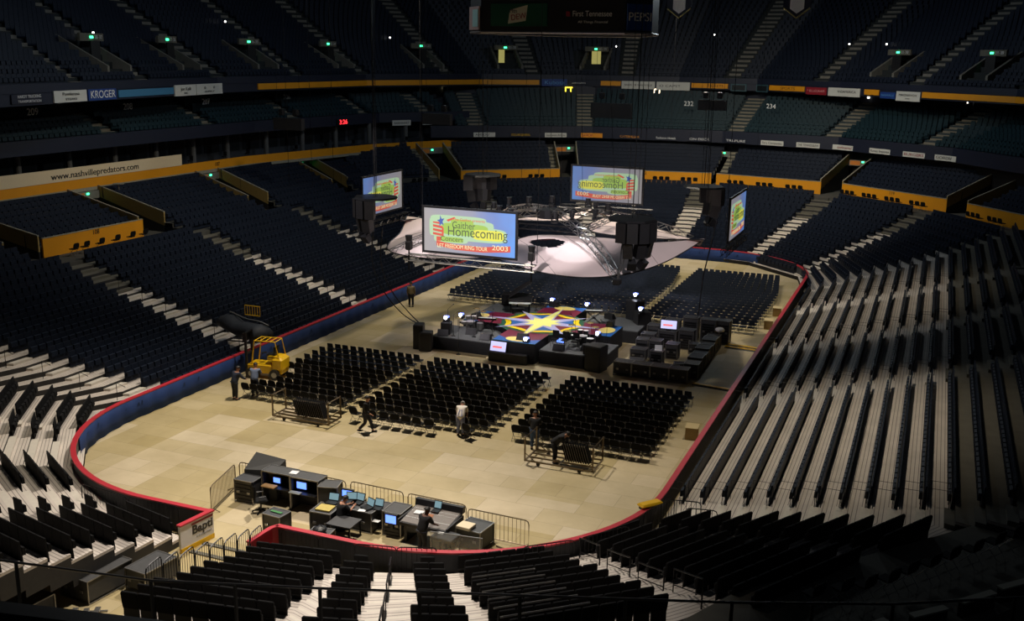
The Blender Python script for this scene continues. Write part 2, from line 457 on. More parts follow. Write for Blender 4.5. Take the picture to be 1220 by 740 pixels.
# vomitory side walls with pale caps, portal
CAPP = mat('pale_cap', (.30, .28, .22), .6, noise=.2)
YSIDE = mat('ochre_wall', srgb(150, 125, 70), .7, noise=.15)
SIGNB = mat('portal_board', srgb(120, 122, 115), .6, noise=.1)
ORANG = mat('orange_board', srgb(215, 130, 50), .6, noise=.1)
GREENL = mat('green_exit_glow', (.02, .3, .1), .5, emit=(.05, 1, .35), es=5)
sw = MB()
for i, fcen, h in VOM:
    for a, b in [c for c in vcuts(i, 18) if abs((c[0]+c[1])/2-fcen) < .2 and c[0] <= fcen <= c[1]]:
        for q, e in ((a, -1), (b, 1)):
            pts = []
            for u in (18.0, 25.3):
                zt = 6.0+(.2 if i in (5, 12) else .28)*(u-18)
                pts.append((U3(i, q, u), zt))
            L = (P2(i+1, 18)-P2(i, 18)).length; d = .12/L*e
            (p0, z0), (p1, z1) = pts; r0, r1 = U3(i, q+d, 18.0), U3(i, q+d, 25.3)
            sw.use(0).hexa([(*p0, z0-.95), (*r0, z0-.95), (*r1, z1-.75), (*p1, z1-.75), (*p0, z0), (*r0, z0), (*r1, z1), (*p1, z1)])
            sw.use(2).hexa([(*p0, 4.5), (*r0, 4.5), (*r1, 4.5), (*p1, 4.5), (*p0, z0-.95), (*r0, z0-.95), (*r1, z1-.75), (*p1, z1-.75)])
            sw.use(1).hexa([(*p0, z0), (*r0, z0), (*r1, z1), (*p1, z1), (*p0, z0+.07), (*r0, z0+.07), (*r1, z1+.07), (*p1, z1+.07)])
struct('wall_vomitory', sw, [YSIDE, CAPP, BLACK])
k = 0
for i, fcen, h in VOM:
    L = (P2(i+1, 24)-P2(i, 24)).length
    a, b = fcen-h*1.15/L, fcen+h*1.15/L
    A, B = U3(i, a, 25.2), U3(i, b, 25.2); d = (B-A); L2 = d.length; ang = math.atan2(d.y, d.x)
    mid = (A+B)/2
    t = thing('exit_portal_sign', ['header board with green exit light over the '+w for w in (
        'nearest vomitory on the left stand', 'second vomitory on the left stand', 'third vomitory on the left stand', 'fourth vomitory on the left stand', 'vomitory in the far left corner',
        'vomitory behind the far screen', 'middle vomitory of the far end', 'right vomitory of the far end', 'vomitory in the far right corner', 'farther vomitory on the dark right stand', 'nearer vomitory on the dark right stand')][k], 'sign', (mid.x, mid.y, 6.95 if i in far_i else 6.6), ang, 'portal signs over the lower vomitories')
    mb = MB(); mb.box((0, 0, .3), (L2, .12, .55)); mb.build('board', SIGNB, t)
    mb = MB(); mb.box((-L2*.24, -.075, .3), (L2*.42, .03, .42)); mb.build('orange_panel', ORANG, t)
    mb = MB(); mb.box((L2*.08, -.09, .42), (.22, .05, .12)); mb.build('exit_light', GREENL, t)
    # tunnel mouth side: dark recess behind
    k += 1
# yellow walls
yw = {}
names = []
def wall_piece(i, a, b, label, num=None):
    A, B = U3(i, a, 18.05), U3(i, b, 18.05); L = (B-A).length; ang = math.atan2(B.y-A.y, B.x-A.x)
    o = MB(); o.box((L/2, 0, .6), (L, .12, 1.2)); t = o.build('front_wall', YELLOW, None, (A.x, A.y, 4.6), ang)
    tag(t, label, 'wall panel', 'yellow walls above the cross aisle')
    o = MB(); o.box((L/2, 0, 1.22), (L, .16, .05)); o.build('cap', CAPP, t)
    if num: text('number', num, .42, BLACK, t, (L/2, -.075, .98), (PI/2, 0, 0), .004)
    return t
def wp(i, ax, v0, v1, label, num=None):
    wall_piece(i, fr_at(i, 18.05, v0, ax), fr_at(i, 18.05, v1, ax), label, num)
wp(5, 1, -11.2, -2.4, 'yellow wall section beside the nearest stairs on the left stand', '108')
for i, lab in ((6, 'far left corner'), (7, 'left of the far end'), (8, 'left half of the far end'), (9, 'right half of the far end'), (10, 'right of the far end'), (11, 'far right corner')):
    ws = ['short yellow wall section in the %s', 'long yellow wall section in the %s', 'yellow wall section in the %s next to the vomitory']
    for n, (a, b) in enumerate(free(i, 18)):
        if i == 6 and n == 0: continue
        if i == 11 and n == 1: continue
        wall_piece(i, a, b, ws[n % 3] % lab, {7: None, 8: '122', 9: '120' if n == 1 else None, 10: '119'}.get(i))
# ---------------------------------------------------------------- seats
def seat_mesh_parts():
    b = MB()                        # backrest: slightly reclined padded shell, top corners rounded
    prof = [(-.235, .36), (-.245, .55), (-.24, .82), (-.21, .86), (.21, .86), (.24, .82), (.245, .55), (.235, .36)]
    rings = []
    for y0, s in ((-.035, .97), (-.01, 1), (.035, 1), (.05, .96)):
        rings.append([Vector((x*s, y0+(z-.4)*.12, .4+(z-.4)*s+.005)) for x, z in prof])
    b.loft(rings); bk = b.mesh('backrest', SEATB, False)
    s = MB(); s.rbox((0, -.09, .42), (.43, .12, .1), .03); s.rbox((0, -.08, .52), (.42, .07, .26), .02); st = s.mesh('seat', PADG)
    l = MB()
    l.rbox((0, -.0, .2), (.46, .05, .4), .01)
    fr = l.mesh('stand', BLACK)
    return bk, st, fr
BK, ST, FR = seat_mesh_parts()
ALLSEATS = []                      # (pos, angle, section key, row, index, count)
def row_seats(a, b, z, key, k, pitch=.5):
    d = b-a; L = d.length; n = int(L/pitch+.15)
    if n < 1: return
    t = d/L; off = (L-n*pitch)/2
    nrm = Vector((t.y, -t.x))
    ang = math.atan2(t.y, t.x)
    for j in range(n):
        p = a+t*(off+pitch*(j+.5)); ALLSEATS.append((Vector((p.x, p.y, z)), ang, key, k, j, n))
# facing: front (-y local) must look to the arena floor centre
for i in range(len(V)-1):
    if i == 4: continue
    for k in range(nrows(i)):
        for n, (a, b) in enumerate(spans(i, k)):
            A, B = P2(i, k), P2(i+1, k)
            row_seats(A.lerp(B, a), A.lerp(B, b), zrow(k), (i, n), k)
UPS = []
for (i, a, b, u, z) in seats_up:
    A, B = U3(i, a, u), U3(i, b, u); n0 = len(ALLSEATS); row_seats(A, B, z, ('up', i), 0); UPS += ALLSEATS[n0:]; del ALLSEATS[n0:]
def seat_simple(mb, p, ang, teal=False, full=True):
    # orientation: local -y toward the floor
    co_, si_ = math.cos(ang), math.sin(ang)
    def q(x, y, z): return (p.x+x*co_-y*si_, p.y+x*si_+y*co_, p.z+z)
    a = .245
    mb.use(0)
    mb.hexa([q(-a, -.03, .05), q(a, -.03, .05), q(a, .03, .05), q(-a, .03, .05), q(-a*.96, .03, .86), q(a*.96, .03, .86), q(a*.96, .08, .86), q(-a*.96, .08, .86)])
    if full:
        mb.hexa([q(-.2, -.15, .36), q(.2, -.15, .36), q(.2, -.03, .36), q(-.2, -.03, .36), q(-.2, -.13, .6), q(.2, -.13, .6), q(.2, -.04, .62), q(-.2, -.04, .62)])
cen = Vector((0, 0))
def face(ang, p):
    # make local -y point to the rink (toward the centre line)
    d = Vector((-(-math.sin(ang)), -(math.cos(ang))))
    d = Vector((math.sin(ang), -math.cos(ang)))
    c = Vector((0, max(-22, min(22, p.y)))); to = c-Vector((p.x, p.y))
    return ang if d.dot(to) > 0 else ang+PI
ALLSEATS = [(p, face(a, p), key, k, j, n) for p, a, key, k, j, n in ALLSEATS]
UPS = [(p, face(a, p), key, k, j, n) for p, a, key, k, j, n in UPS]
near = sorted([s for s in ALLSEATS if s[2][0] in (14, 16, 18, 20, 22)], key=lambda s: (s[0]-CAM).length)
fr_ok = [s for s in near]
indiv = fr_ok[:300]
iset = set(id(s) for s in indiv)
SECN = {14: 'right corner section', 16: 'section left of broad steps', 18: 'section right of white steps', 20: 'section left of white steps', 22: 'section beside tunnel'}
proto = None
for s in indiv:
    p, ang, key, k, j, n = s
    rev = j if math.cos(ang) > 0 else n-1-j
    sec = SECN[key[0]]
    if key[0] == 14 and k > 0: sec += (' outer part' if key[1] == 0 else ' inner part')
    lab = 'black seat, %s, %s row up, %s from left' % (sec, ORD[k+1], ORD[n-j])
    if proto is None:
        proto = thing('stadium_seat', lab, 'seat', p, ang, 'black seats in the near stands')
        for nm, me in (('backrest', BK), ('seat', ST), ('stand', FR)):
            o = bpy.data.objects.new(nm, me); COL.objects.link(o); o.parent = proto
    else: dup(proto, p, ang, lab)
mb = MB()
for s in ALLSEATS:
    if id(s) in iset: continue
    if s[2][0] in (14, 16, 18, 20, 22, 0, 1, 2, 3): mb.v; seat_simple(mb, s[0], s[1])
o = mb.build('stadium_seat', SEATB); tag(o, 'remaining black stadium seats in rows around the near corners', 'seat', 'black seats in the near stands', 'stuff')
mb = MB()
for s in ALLSEATS+UPS:
    if id(s) in iset or s[2][0] in (14, 16, 18, 20, 22, 0, 1, 2, 3): continue
    seat_simple(mb, s[0], s[1])
o = mb.build('bowl_seat', SEATN); tag(o, 'dark navy stadium seats in rows up the left, far and right stands', 'seat', 'navy seats of the lower bowl', 'stuff')

# ---------------------------------------------------------------- folding chairs on the arena floor
def folding_chair(label, loc, rz, group):
    t = thing('folding_chair', label, 'chair', loc, rz, group)
    b = MB(); rings = []      # backrest panel, curved top
    prof = [(-.21, .5), (-.23, .66), (-.21, .78), (-.13, .83), (.13, .83), (.21, .78), (.23, .66), (.21, .5)]
    for dy, s in ((-.02, 1), (.025, 1)):
        rings.append([Vector((x, dy-.19-(z-.5)*.18, z)) for x, z in prof])
    b.loft(rings); b.build('backrest', SEATB, t)
    b = MB(); b.rbox((0, .02, .445), (.42, .40, .05), .02); b.build('seat', SEATB, t)
    b = MB()
    for x in (-.21, .21):
        b.tube([(x, -.25, .84), (x, -.15, .45), (x*.98, .22, .01)], .012, 4); b.tube([(x*.93, .12, .43), (x*.95, -.26, .01)], .012, 4)
    b.tube([(-.2, .17, .1), (.2, .17, .1)], .01, 4); b.tube([(-.19, -.2, .12), (.19, -.2, .12)], .01, 4)
    b.build('leg_frame', STEEL, t)
    return t
# chair faces +y locally
blocks = [('left', -10.05, -4.45, 12), ('middle', -3.2, 3.2, 14), ('right', 4.8, 10.92, 14)]
y_first, y_last, NR = -16.95, -8.85, 11
fc = None; rest = []
for nm, x0, x1, nc in blocks:
    for r in range(NR):
        y = y_first+(y_last-y_first)*r/(NR-1)
        for c in range(nc):
            x = x0+(x1-x0)*c/(nc-1)+random.uniform(-.02, .02)
            yy = y+.2+random.uniform(-.03, .03)
            if nm == 'left' and r in (2, 3, 4) and c < 2: continue
            if r < 7:
                lab = 'black folding chair, near %s block, %s row from camera, %s from left' % (nm, ORD[r+1], ORD[c+1])
                g = 'black folding chairs set out on the arena floor'
                if fc is None: fc = folding_chair(lab, (x, yy, 0), random.uniform(-.05, .05), g)
                else: dup(fc, (x, yy, 0), random.uniform(-.06, .06), lab)
            else: rest.append((x, yy, 0))
for c, x in enumerate((-3.12, -2.1, -1.5, -.95, -.35, .25, .85)):
    dup(fc, (x, -17.75, 0), random.uniform(-.2, .2), 'stray black folding chair standing in front of the middle block, %s from the left' % ORD[c+1])
dup(fc, (2.75, -17.6, 0), -.3, 'black folding chair beside the man in overalls')
for nm, x0, x1, ya, yb, nc in (('l', -9.9, -3.3, 7.0, 20.6, 14), ('m', -3.0, 3.5, 7.2, 23.4, 14), ('r', 4.7, 11.4, 7.0, 23.4, 14)):
    nr = int((yb-ya)/.85)
    for r in range(nr):
        y = ya+r*.85
        if y > 17: xx1 = x1-(y-17)*.12; xx0 = x0
        else: xx0, xx1 = x0, x1
        for c in range(nc):
            rest.append((xx0+(xx1-xx0)*c/(nc-1), y, PI))
mb = MB()
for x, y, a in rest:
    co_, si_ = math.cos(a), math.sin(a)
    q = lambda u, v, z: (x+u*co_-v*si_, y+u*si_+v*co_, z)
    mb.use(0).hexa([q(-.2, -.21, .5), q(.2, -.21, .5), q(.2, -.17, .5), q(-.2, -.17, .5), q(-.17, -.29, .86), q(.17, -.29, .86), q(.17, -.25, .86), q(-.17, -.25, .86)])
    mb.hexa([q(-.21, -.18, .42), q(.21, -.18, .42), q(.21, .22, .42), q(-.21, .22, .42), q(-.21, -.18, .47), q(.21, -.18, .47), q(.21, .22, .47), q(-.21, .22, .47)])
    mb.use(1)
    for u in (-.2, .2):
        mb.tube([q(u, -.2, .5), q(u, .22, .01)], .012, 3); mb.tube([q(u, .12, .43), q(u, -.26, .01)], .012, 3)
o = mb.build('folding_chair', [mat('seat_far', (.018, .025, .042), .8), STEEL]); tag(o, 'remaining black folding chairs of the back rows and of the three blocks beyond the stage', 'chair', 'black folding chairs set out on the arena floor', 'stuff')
# ---------------------------------------------------------------- club level, 200 level, upper ring, 300 level
RP = [(-27, -32), (-31, -10), (-35.5, 15), (-34.5, 38), (-28, 53), (-18, 60.5), (-7, 61.5), (2, 60.5), (11.3, 55), (19.5, 48), (27, 41), (33, 28), (34, 10), (34, -14)]
QF = [(-29, 42), (-24, 46), (-14, 51.5), (0, 52.8), (12, 50.5), (22.5, 43), (30, 32), (33, 20), (33, -14)]
QL = [(-35.5, -30), (-35.5, 20), (-33, 38), (-27, 47.5)]
CL = [(-35.2, -30), (-35.3, 18), (-32.2, 34.5), (-27, 45.5)]
class Path:
    def __init__(s, P):
        s.P = [Vector(p) for p in P]; s.N = []
        for i in range(len(P)):
            a = s.P[max(i-1, 0)]; b = s.P[i]; c = s.P[min(i+1, len(P)-1)]
            n1 = (b-a).normalized() if i > 0 else (c-b).normalized(); n2 = (c-b).normalized() if i < len(P)-1 else n1
            t = (n1+n2).normalized(); n = Vector((-t.y, t.x)); s.N.append(n/max(.5, t.dot(n1)))
        s.S = [0.]
        for a, b in zip(s.P[:-1], s.P[1:]): s.S.append(s.S[-1]+(b-a).length)
        s.L = s.S[-1]
    def at(s, q, off=0.):
        q = max(0, min(s.L-1e-6, q))
        for i in range(len(s.P)-1):
            if q <= s.S[i+1]: break
        f = (q-s.S[i])/(s.S[i+1]-s.S[i])
        return s.P[i].lerp(s.P[i+1], f)+s.N[i].lerp(s.N[i+1], f)*off
    def brk(s, a, b): return [a]+[q for q in s.S if a+1e-3 < q < b-1e-3]+[b]
    def ang(s, q):
        d = s.at(q+.05)-s.at(q-.05); return math.atan2(d.y, d.x)
def band(mb, path, a, b, o0, o1, z0, z1, thick=None):
    """solid ring between offsets o0<o1 and heights"""
    for q, r in zip(path.brk(a, b)[:-1], path.brk(a, b)[1:]):
        A, B, C, D = path.at(q, o0), path.at(r, o0), path.at(r, o1), path.at(q, o1)
        mb.hexa([(*A, z0), (*B, z0), (*C, z0), (*D, z0), (*A, z1), (*B, z1), (*C, z1), (*D, z1)])
def tier(path, a, b, z0, rise, pitch, n, o0, aisles, hw, cuts=()):
    """rows of treads, light aisles and seats; aisle positions are arc lengths on the front edge"""
    tr = MB(); ai = MB(); st = MB()
    for k in range(n):
        oa = o0+pitch*k; z = z0+rise*k
        for q, r in zip(path.brk(a, b)[:-1], path.brk(a, b)[1:]):
            A, B, C, D = path.at(q, oa), path.at(r, oa), path.at(r, oa+pitch), path.at(q, oa+pitch)
            tr.use(0).quad((*A, z), (*B, z), (*C, z), (*D, z)); tr.quad((*A, z-rise), (*B, z-rise), (*B, z), (*A, z))
        for s_ in aisles:
            A, B, C, D = path.at(s_-hw, oa), path.at(s_+hw, oa), path.at(s_+hw, oa+pitch), path.at(s_-hw, oa+pitch)
            E, G = A.lerp(D, .5), B.lerp(C, .5); h = rise/2
            ai.hexa([(*A, z), (*B, z), (*G, z), (*E, z), (*A, z+.02), (*B, z+.02), (*G, z+.02), (*E, z+.02)])
            ai.hexa([(*E, z), (*G, z), (*C, z), (*D, z), (*E, z+h), (*G, z+h), (*C, z+h), (*D, z+h)])
        q = a+.25
        while q < b-.25:
            ok = all(abs(q-s_) > hw+.28 for s_ in aisles) and not any(c0 < q < c1 and r0 <= k < r1 for c0, c1, r0, r1 in cuts)
            if ok:
                p = path.at(q, oa+pitch*.62); an = path.ang(q)
                seat_simple(st, Vector((p.x, p.y, z)), an, full=(k < 3))
            q += .5
    return tr, ai, st
PR, PF, PL, PC = Path(RP), Path(QF), Path(QL), Path(CL)
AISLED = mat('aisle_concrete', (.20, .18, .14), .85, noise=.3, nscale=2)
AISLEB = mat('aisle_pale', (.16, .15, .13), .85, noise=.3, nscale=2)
TRD = mat('tread_dark_teal', (.02, .035, .042), .8, noise=.3)
# 200 level far and right: aisles where the photo has them
far_ais = [9.2-2.5, 9.2+7.0, 29.5, 41.5, 55.0, 68.0]
far_ais = [5.2, 16.9, 32.0+1.0, 43.0, 53.5, 66.0, 78.]
tr, ai, st = tier(PF, 3, PF.L, 9.35, .33, .84, 11, .3, far_ais, .8)
struct('terrace_mezzanine_far', tr, TRD); struct('mezzanine_steps_far', ai, AISLED)
tag(st.build('mezzanine_seat', SEATT), 'dark teal seats in long rows of the middle tier along the far and right sides', 'seat', 'teal seats of the middle tier', 'stuff')
lef_ais = [10, 21.5, 33, 44.5, 56, 66.5, 74.5]
tr, ai, st = tier(PL, 0, PL.L-2, 10.75, .36, .84, 8, .3, lef_ais, .8)
struct('terrace_mezzanine_left', tr, TRD); struct('mezzanine_steps_left', ai, AISLED)
tag(st.build('mezzanine_seat', SEATT), 'dark teal seats in long rows of the middle tier along the left side', 'seat', 'teal seats of the middle tier', 'stuff')
# fascias and slabs
mb = MB(); band(mb, PF, 0, PF.L, -.0, .3, 8.45, 9.7); band(mb, PF, 0, PF.L, .2, 10.5, 8.45, 8.7); band(mb, PF, 0, PF.L, 9.6, 9.9, 9, 13.7); struct('wall_mezzanine_far', mb, NAVY)
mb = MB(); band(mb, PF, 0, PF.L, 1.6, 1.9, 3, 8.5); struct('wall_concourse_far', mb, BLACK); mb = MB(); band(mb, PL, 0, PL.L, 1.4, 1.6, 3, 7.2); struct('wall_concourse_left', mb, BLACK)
mb = MB(); band(mb, PL, 0, PL.L, 0, .3, 10.1, 11.1); band(mb, PL, 0, PL.L, .2, 9, 10.1, 10.4); band(mb, PL, 0, PL.L, 7.1, 7.4, 10, 13.7); struct('wall_mezzanine_left', mb, NAVY)
# club level floor, back wall with suites, ring
SUITE = mat('suite_wall', (.03, .035, .045), .6, noise=.3); COLM = mat('column_grey', (.10, .10, .10), .7, noise=.2); GLASSD = mat('suite_glass', (.01, .014, .018), .5, spec=.3)
mb = MB(); band(mb, PC, 0, PC.L, .1, 6, 7.1, 7.5); band(mb.use(1), PC, 0, PC.L, 3.6, 3.8, 7.4, 10.2)
struct('wall_club_left', mb, [NAVY, SUITE])
for n, q in enumerate([x*4.6+2 for x in range(16)]):
    p = PC.at(q, 2.0); c = MB(); c.cyl((0, 0, 0), .22, 2.7, 10); c.box((0, 0, .1), (.6, .6, .2))
    o = c.build('column', COLM, None, (p.x, p.y, 7.5)); tag(o, kind='structure')
mb = MB(); mb2 = MB()
for n, q in enumerate([x*2.3+3 for x in range(32)]):
    a, b_ = PC.at(q, 3.55), PC.at(q+1.9, 3.55)
    mb.hexa([(*a, 8.3), (*b_, 8.3), (*PC.at(q+1.9, 3.6), 8.3), (*PC.at(q, 3.6), 8.3), (*a, 9.9), (*b_, 9.9), (*PC.at(q+1.9, 3.6), 9.9), (*PC.at(q, 3.6), 9.9)])
struct('window_1', mb, GLASSD)
mb = MB(); band(mb, PC, 0, PC.L, -.08, 0, 7.45, 8.15); o = mb.build('balcony_front', YELLOW)
tag(o, 'long yellow balcony front running along the left side above the lower stand', 'balcony front')
mb = MB(); band(mb, PC, 0, PC.L, -.1, .3, 7.2, 7.45); mb.build('concrete_edge', CAPP, o)
mb = MB(); band(mb, PC, 12, 39.5, -.12, -.05, 8.12, 9.0)
o2 = mb.build('web_address_banner', mat('cream_banner', srgb(225, 205, 170), .6, noise=.04)); tag(o2, 'long cream banner with a web address above the yellow balcony front', 'banner')
text('lettering', 'www.nashvillepredators.com', .62, BLACK, o2, (*PC.at(30.2, -.14), 8.5), (PI/2, 0, PC.ang(30)), .01, 8.6)
for s_ in (16., 44, 66.5): text('section_number', {16.: '108', 44: '107', 66.5: '105'}[s_], .45, BLACK, o, (*PC.at(s_, -.1), 7.8), (PI/2, 0, PC.ang(s_)), .005)
# bar stools and plants on the club level
for n, (q, h) in enumerate(((14, .9), (17, .9), (20, .8), (23, .9), (28, .9), (31.5, .9), (35, .9), (38.5, .9), (41.5, 1.0), (46, 1.), (49, .9), (55, .9), (59, 1.0), (63, .9), (66, .9), (70, .9))):
    p = PC.at(q, .75); t = thing('bar_stool', 'dark bar stool at the club balcony, %s along from the left end' % ORD[n+1], 'stool', (p.x, p.y, 7.5), 0, 'stools along the club balcony')
    mb = MB(); mb.cyl((0, 0, .72), .2, .07, 10); mb.build('seat', DARKM, t); mb = MB(); mb.rbox((0, .18, .98), (.36, .05, .36), .02); mb.build('backrest', DARKM, t)
    mb = MB(); [mb.tube([(x*.5, y*.5, .72), (x, y, 0)], .018, 4) for x, y in ((.17, .17), (-.17, .17), (-.17, -.17), (.17, -.17))]; mb.build('legs', DARKM, t)
# right club ring (dark) behind the far right corner
mb = MB(); R_ = Path([(24.0, 48.0), (29.5, 40), (33, 26), (33.5, -10)]); band(mb, R_, 0, R_.L, -.08, 0, 7.45, 8.15)
o = mb.build('balcony_front', YELLOW); tag(o, 'short yellow balcony front at the far right edge above the dark vomitory', 'balcony front')
mb = MB(); band(mb, R_, 0, R_.L, 0, .6, 7.0, 7.45); mb.build('concrete_edge', NAVY, o)
# upper ring
mb = MB(); band(mb, PR, 0, PR.L, 0, .35, 13.7, 14.45); band(mb, PR, 0, PR.L, .3, 3, 13.7, 13.95); ring_o = struct('wall_upper_ring', mb, NAVY)
def ring_panel(q0, q1, z0, z1, m, label=None, txt=None, tm=None, name='ring_sign', ts=.5, tw=None, cat='sign', group=None, extra=None):
    mb = MB(); band(mb, PR, q0, q1, -.1, -.0, z0, z1); o = mb.build(name, m)
    if label: tag(o, label, cat, group)
    if txt:
        for n, (s_, dz, sz, wd) in enumerate(txt):
            qm = (q0+q1)/2; p = PR.at(qm, -.13)
            text('lettering', s_, sz, tm, o, (p.x, p.y, (z0+z1)/2+dz), (PI/2, 0, PR.ang(qm)), .004, wd)
    return o
YB = [(53, 94.0, 'yellow band round the upper tier from the left side to the far end'), (101.5, 103.9, 'short yellow band piece above the far screen'), (112.2, 116.5, 'yellow band piece right of the white panels with dark lettering'), (121.5, 126.2, 'yellow band piece beside the red sign'),
      (134, 135.9, 'short yellow band piece between the two white signs at the right'), (141.2, 165, 'yellow band at the dark right end of the upper tier')]
for a, b_, lab in YB:
    ring_panel(a, b_, 13.85, 14.38, YELLOW, lab, name='ring_band', cat='fascia band')
BLUES = mat('sign_blue', srgb(25, 60, 130), .5); BLUEL = mat('sign_light_blue', srgb(60, 120, 160), .5); REDS = mat('sign_red', srgb(140, 25, 40), .5); WT = mat('letter_white', (.8, .8, .8), .5); WSIGN = mat('sign_white', (.62, .62, .58), .5, noise=.04)
GRNS = mat('sign_green', srgb(10, 60, 45), .5); ORS = mat('letter_orange', srgb(230, 150, 40), .5)
ring_panel(21.5, 24.8, 13.85, 14.4, NAVY, 'dark sign with small white lettering at the far left of the upper ring', [('HARDY TRUCKING', .13, .26, 2.2), ('TRANSPORTATION', -.16, .22, 2.2)], WT)
ring_panel(25.6, 29.1, 13.75, 14.5, WSIGN, 'white sign with a small dark emblem left of the blue one', [('Ponderosa', .15, .3, 1.8), ('STEAKS', -.18, .2, 1.2)], BLACK)
ring_panel(29.3, 32.6, 13.75, 14.5, BLUES, 'blue sign with white capital lettering on the upper ring', [('KROGER', 0, .72, 2.9)], WT)
ring_panel(32.9, 40.4, 13.85, 14.35, BLUEL, 'plain light blue panel on the upper ring')
ring_panel(40.6, 43.9, 13.65, 14.5, WSIGN, 'left one of the two adjoining white signs left of the yellow band', [('Jon Kelli', .1, .36, 1.6), ('INC', -.22, .2, .6)], BLACK)
ring_panel(44.0, 48.2, 13.65, 14.5, WSIGN, 'right one of the two adjoining white signs left of the yellow band', [('o        o', .15, .4, 1.8), ('SUPPLY', -.2, .2, 1.6)], BLACK)
ring_panel(94.3, 97.4, 13.7, 14.5, BLUES, 'small blue sign with pale lettering over the bright doorway', [('Kubota', 0, .62, 2.4)], mat('letter_paleblue', srgb(90, 150, 210), .5))
ring_panel(97.6, 101.2, 13.85, 14.3, NAVY, 'narrow dark sign right of the small blue one', [('AMERICAN GENERAL', 0, .22, 2.8)], WT)
ring_panel(104.0, 107.9, 13.55, 14.42, WSIGN, 'left one of the white signs above the far screen', [('BANK OF NASHVILLE', 0, .3, 3.2)], BLACK)
ring_panel(108.1, 112.0, 13.5, 14.42, WSIGN, 'right one of the white signs above the far screen', [('O CAPSTAR', 0, .36, 3.2)], BLACK)
text('lettering', 'TICKETS', .4, mat('brown_letter', srgb(120, 80, 20), .6), bpy.data.objects['ring_band.002'], (*PR.at(115, -.13), 14.1), (PI/2, 0, PR.ang(115)), .004, 1.9)
ring_panel(116.8, 118.6, 13.6, 14.4, mat('frame_teal', srgb(50, 80, 90), .5), 'left dark display frame on the upper ring near the middle', name='display_frame')
mb = MB(); band(mb, PR, 116.95, 118.45, -.13, -.09, 13.72, 14.28); mb.build('screen', GLASSD, bpy.data.objects['display_frame'])
ring_panel(119.7, 121.3, 13.6, 14.4, MATS['frame_teal'], 'right dark display frame beside the yellow band piece', name='display_frame')
mb = MB(); band(mb, PR, 119.85, 121.15, -.13, -.09, 13.72, 14.28); mb.build('screen', GLASSD, bpy.data.objects['display_frame.001'])
text('lettering', 'SPORTS', .4, MATS['brown_letter'], bpy.data.objects['ring_band.003'], (*PR.at(124, -.13), 14.1), (PI/2, 0, PR.ang(124)), .004, 1.9)
ring_panel(126.4, 129.0, 13.6, 14.35, REDS, 'dark red sign with a gold star on the upper ring', [('* BLUEGRASS', 0, .34, 2.2)], mat('letter_pink', srgb(220, 150, 150), .5))
ring_panel(129.2, 133.4, 13.55, 14.4, WSIGN, 'white sign with dark lettering right of the red one', [('TRANSAMERICA', .05, .34, 3.2)], BLACK)
ring_panel(136.1, 138.0, 13.6, 14.2, BLUES, 'small blue sign between short yellow band and white sign', [('NASHVILLE', 0, .26, 1.6)], MATS['letter_paleblue'])
ring_panel(138.1, 141.0, 13.45, 14.35, WSIGN, 'white sign at the left end of the dark right yellow band', [('MAGNAVOX', .1, .3, 2.2), ('inc', -.2, .2, .5)], BLACK)
# 300 level
up_ais = [6, 17.5, 29.3, 37.5, 49, 60, 71.0, 82.5, 93.5, 104.5, 116.5, 127.5, 139.5, 151.5, 163, 175]
portal_s = [35.5, 46, 56.5, 69, 81, 91, 100.5, 134.7, 145.5]
cuts = [(q-1.8, q+1.8, 1, 6) for q in portal_s]
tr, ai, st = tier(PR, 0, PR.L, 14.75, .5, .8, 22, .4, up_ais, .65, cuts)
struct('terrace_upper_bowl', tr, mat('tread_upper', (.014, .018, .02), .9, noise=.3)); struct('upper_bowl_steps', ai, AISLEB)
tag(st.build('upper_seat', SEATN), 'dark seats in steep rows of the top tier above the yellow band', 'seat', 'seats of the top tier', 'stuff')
mb = MB(); band(mb, PR, 0, PR.L, .0, .35, 14.4, 15.0); struct('trim_1', mb, NAVY)
mb = MB(); band(mb, PR, 0, PR.L, 18.0, 18.4, 20, 34); struct('wall_top', mb, CONCD)
# portals of the top tier
PORT = ['far left', 'second from the left', 'third from the left', 'fourth from the left', 'fifth from the left', 'dimly lit one left of the brightest', 'brightest one below the scoreboard', 'first one right of the scoreboard', 'rightmost one']
LITW = mat('lit_doorway', srgb(190, 180, 110), .7, emit=srgb(200, 190, 110), es=.45)
for n, q in enumerate(portal_s):
    p = PR.at(q, .4+.8*1.2); an = PR.ang(q)
    t = thing('upper_portal', 'concrete stair portal in the top tier, '+PORT[n], 'portal', (p.x, p.y, 15.25), an, 'portals of the top tier')
    for sx in (-1.45, 1.45): mb = MB(); mb.hexa([(sx-.13, 0, -.3), (sx+.13, 0, -.3), (sx+.13, 4, 1.9), (sx-.13, 4, 1.9), (sx-.13, 0, .75), (sx+.13, 0, .75), (sx+.13, 4, 2.9), (sx-.13, 4, 2.9)]); mb.build('side_wall', AISLEB, t)
    mb = MB(); mb.box((0, 2.2, 2.75), (2.9, .2, .55)); mb.build('header', CONC, t)
    mb = MB(); mb.box((0 if n != 5 else -.6, 1.9, 1.75), (1.1 if n != 5 else .7, .1, 1.5)); mb.build('doorway', LITW if n in (5, 6) else BLACK, t)
    mb = MB(); mb.box((-.1, 2.06, 2.75), (.35, .06, .16)); mb.build('exit_light', GREENL, t)
    text('number', ('%d - %d' % (318-n, 317-n)), .38, WT, t, (.75, 2.06, 2.75), (PI/2, 0, 0), .004, .9)
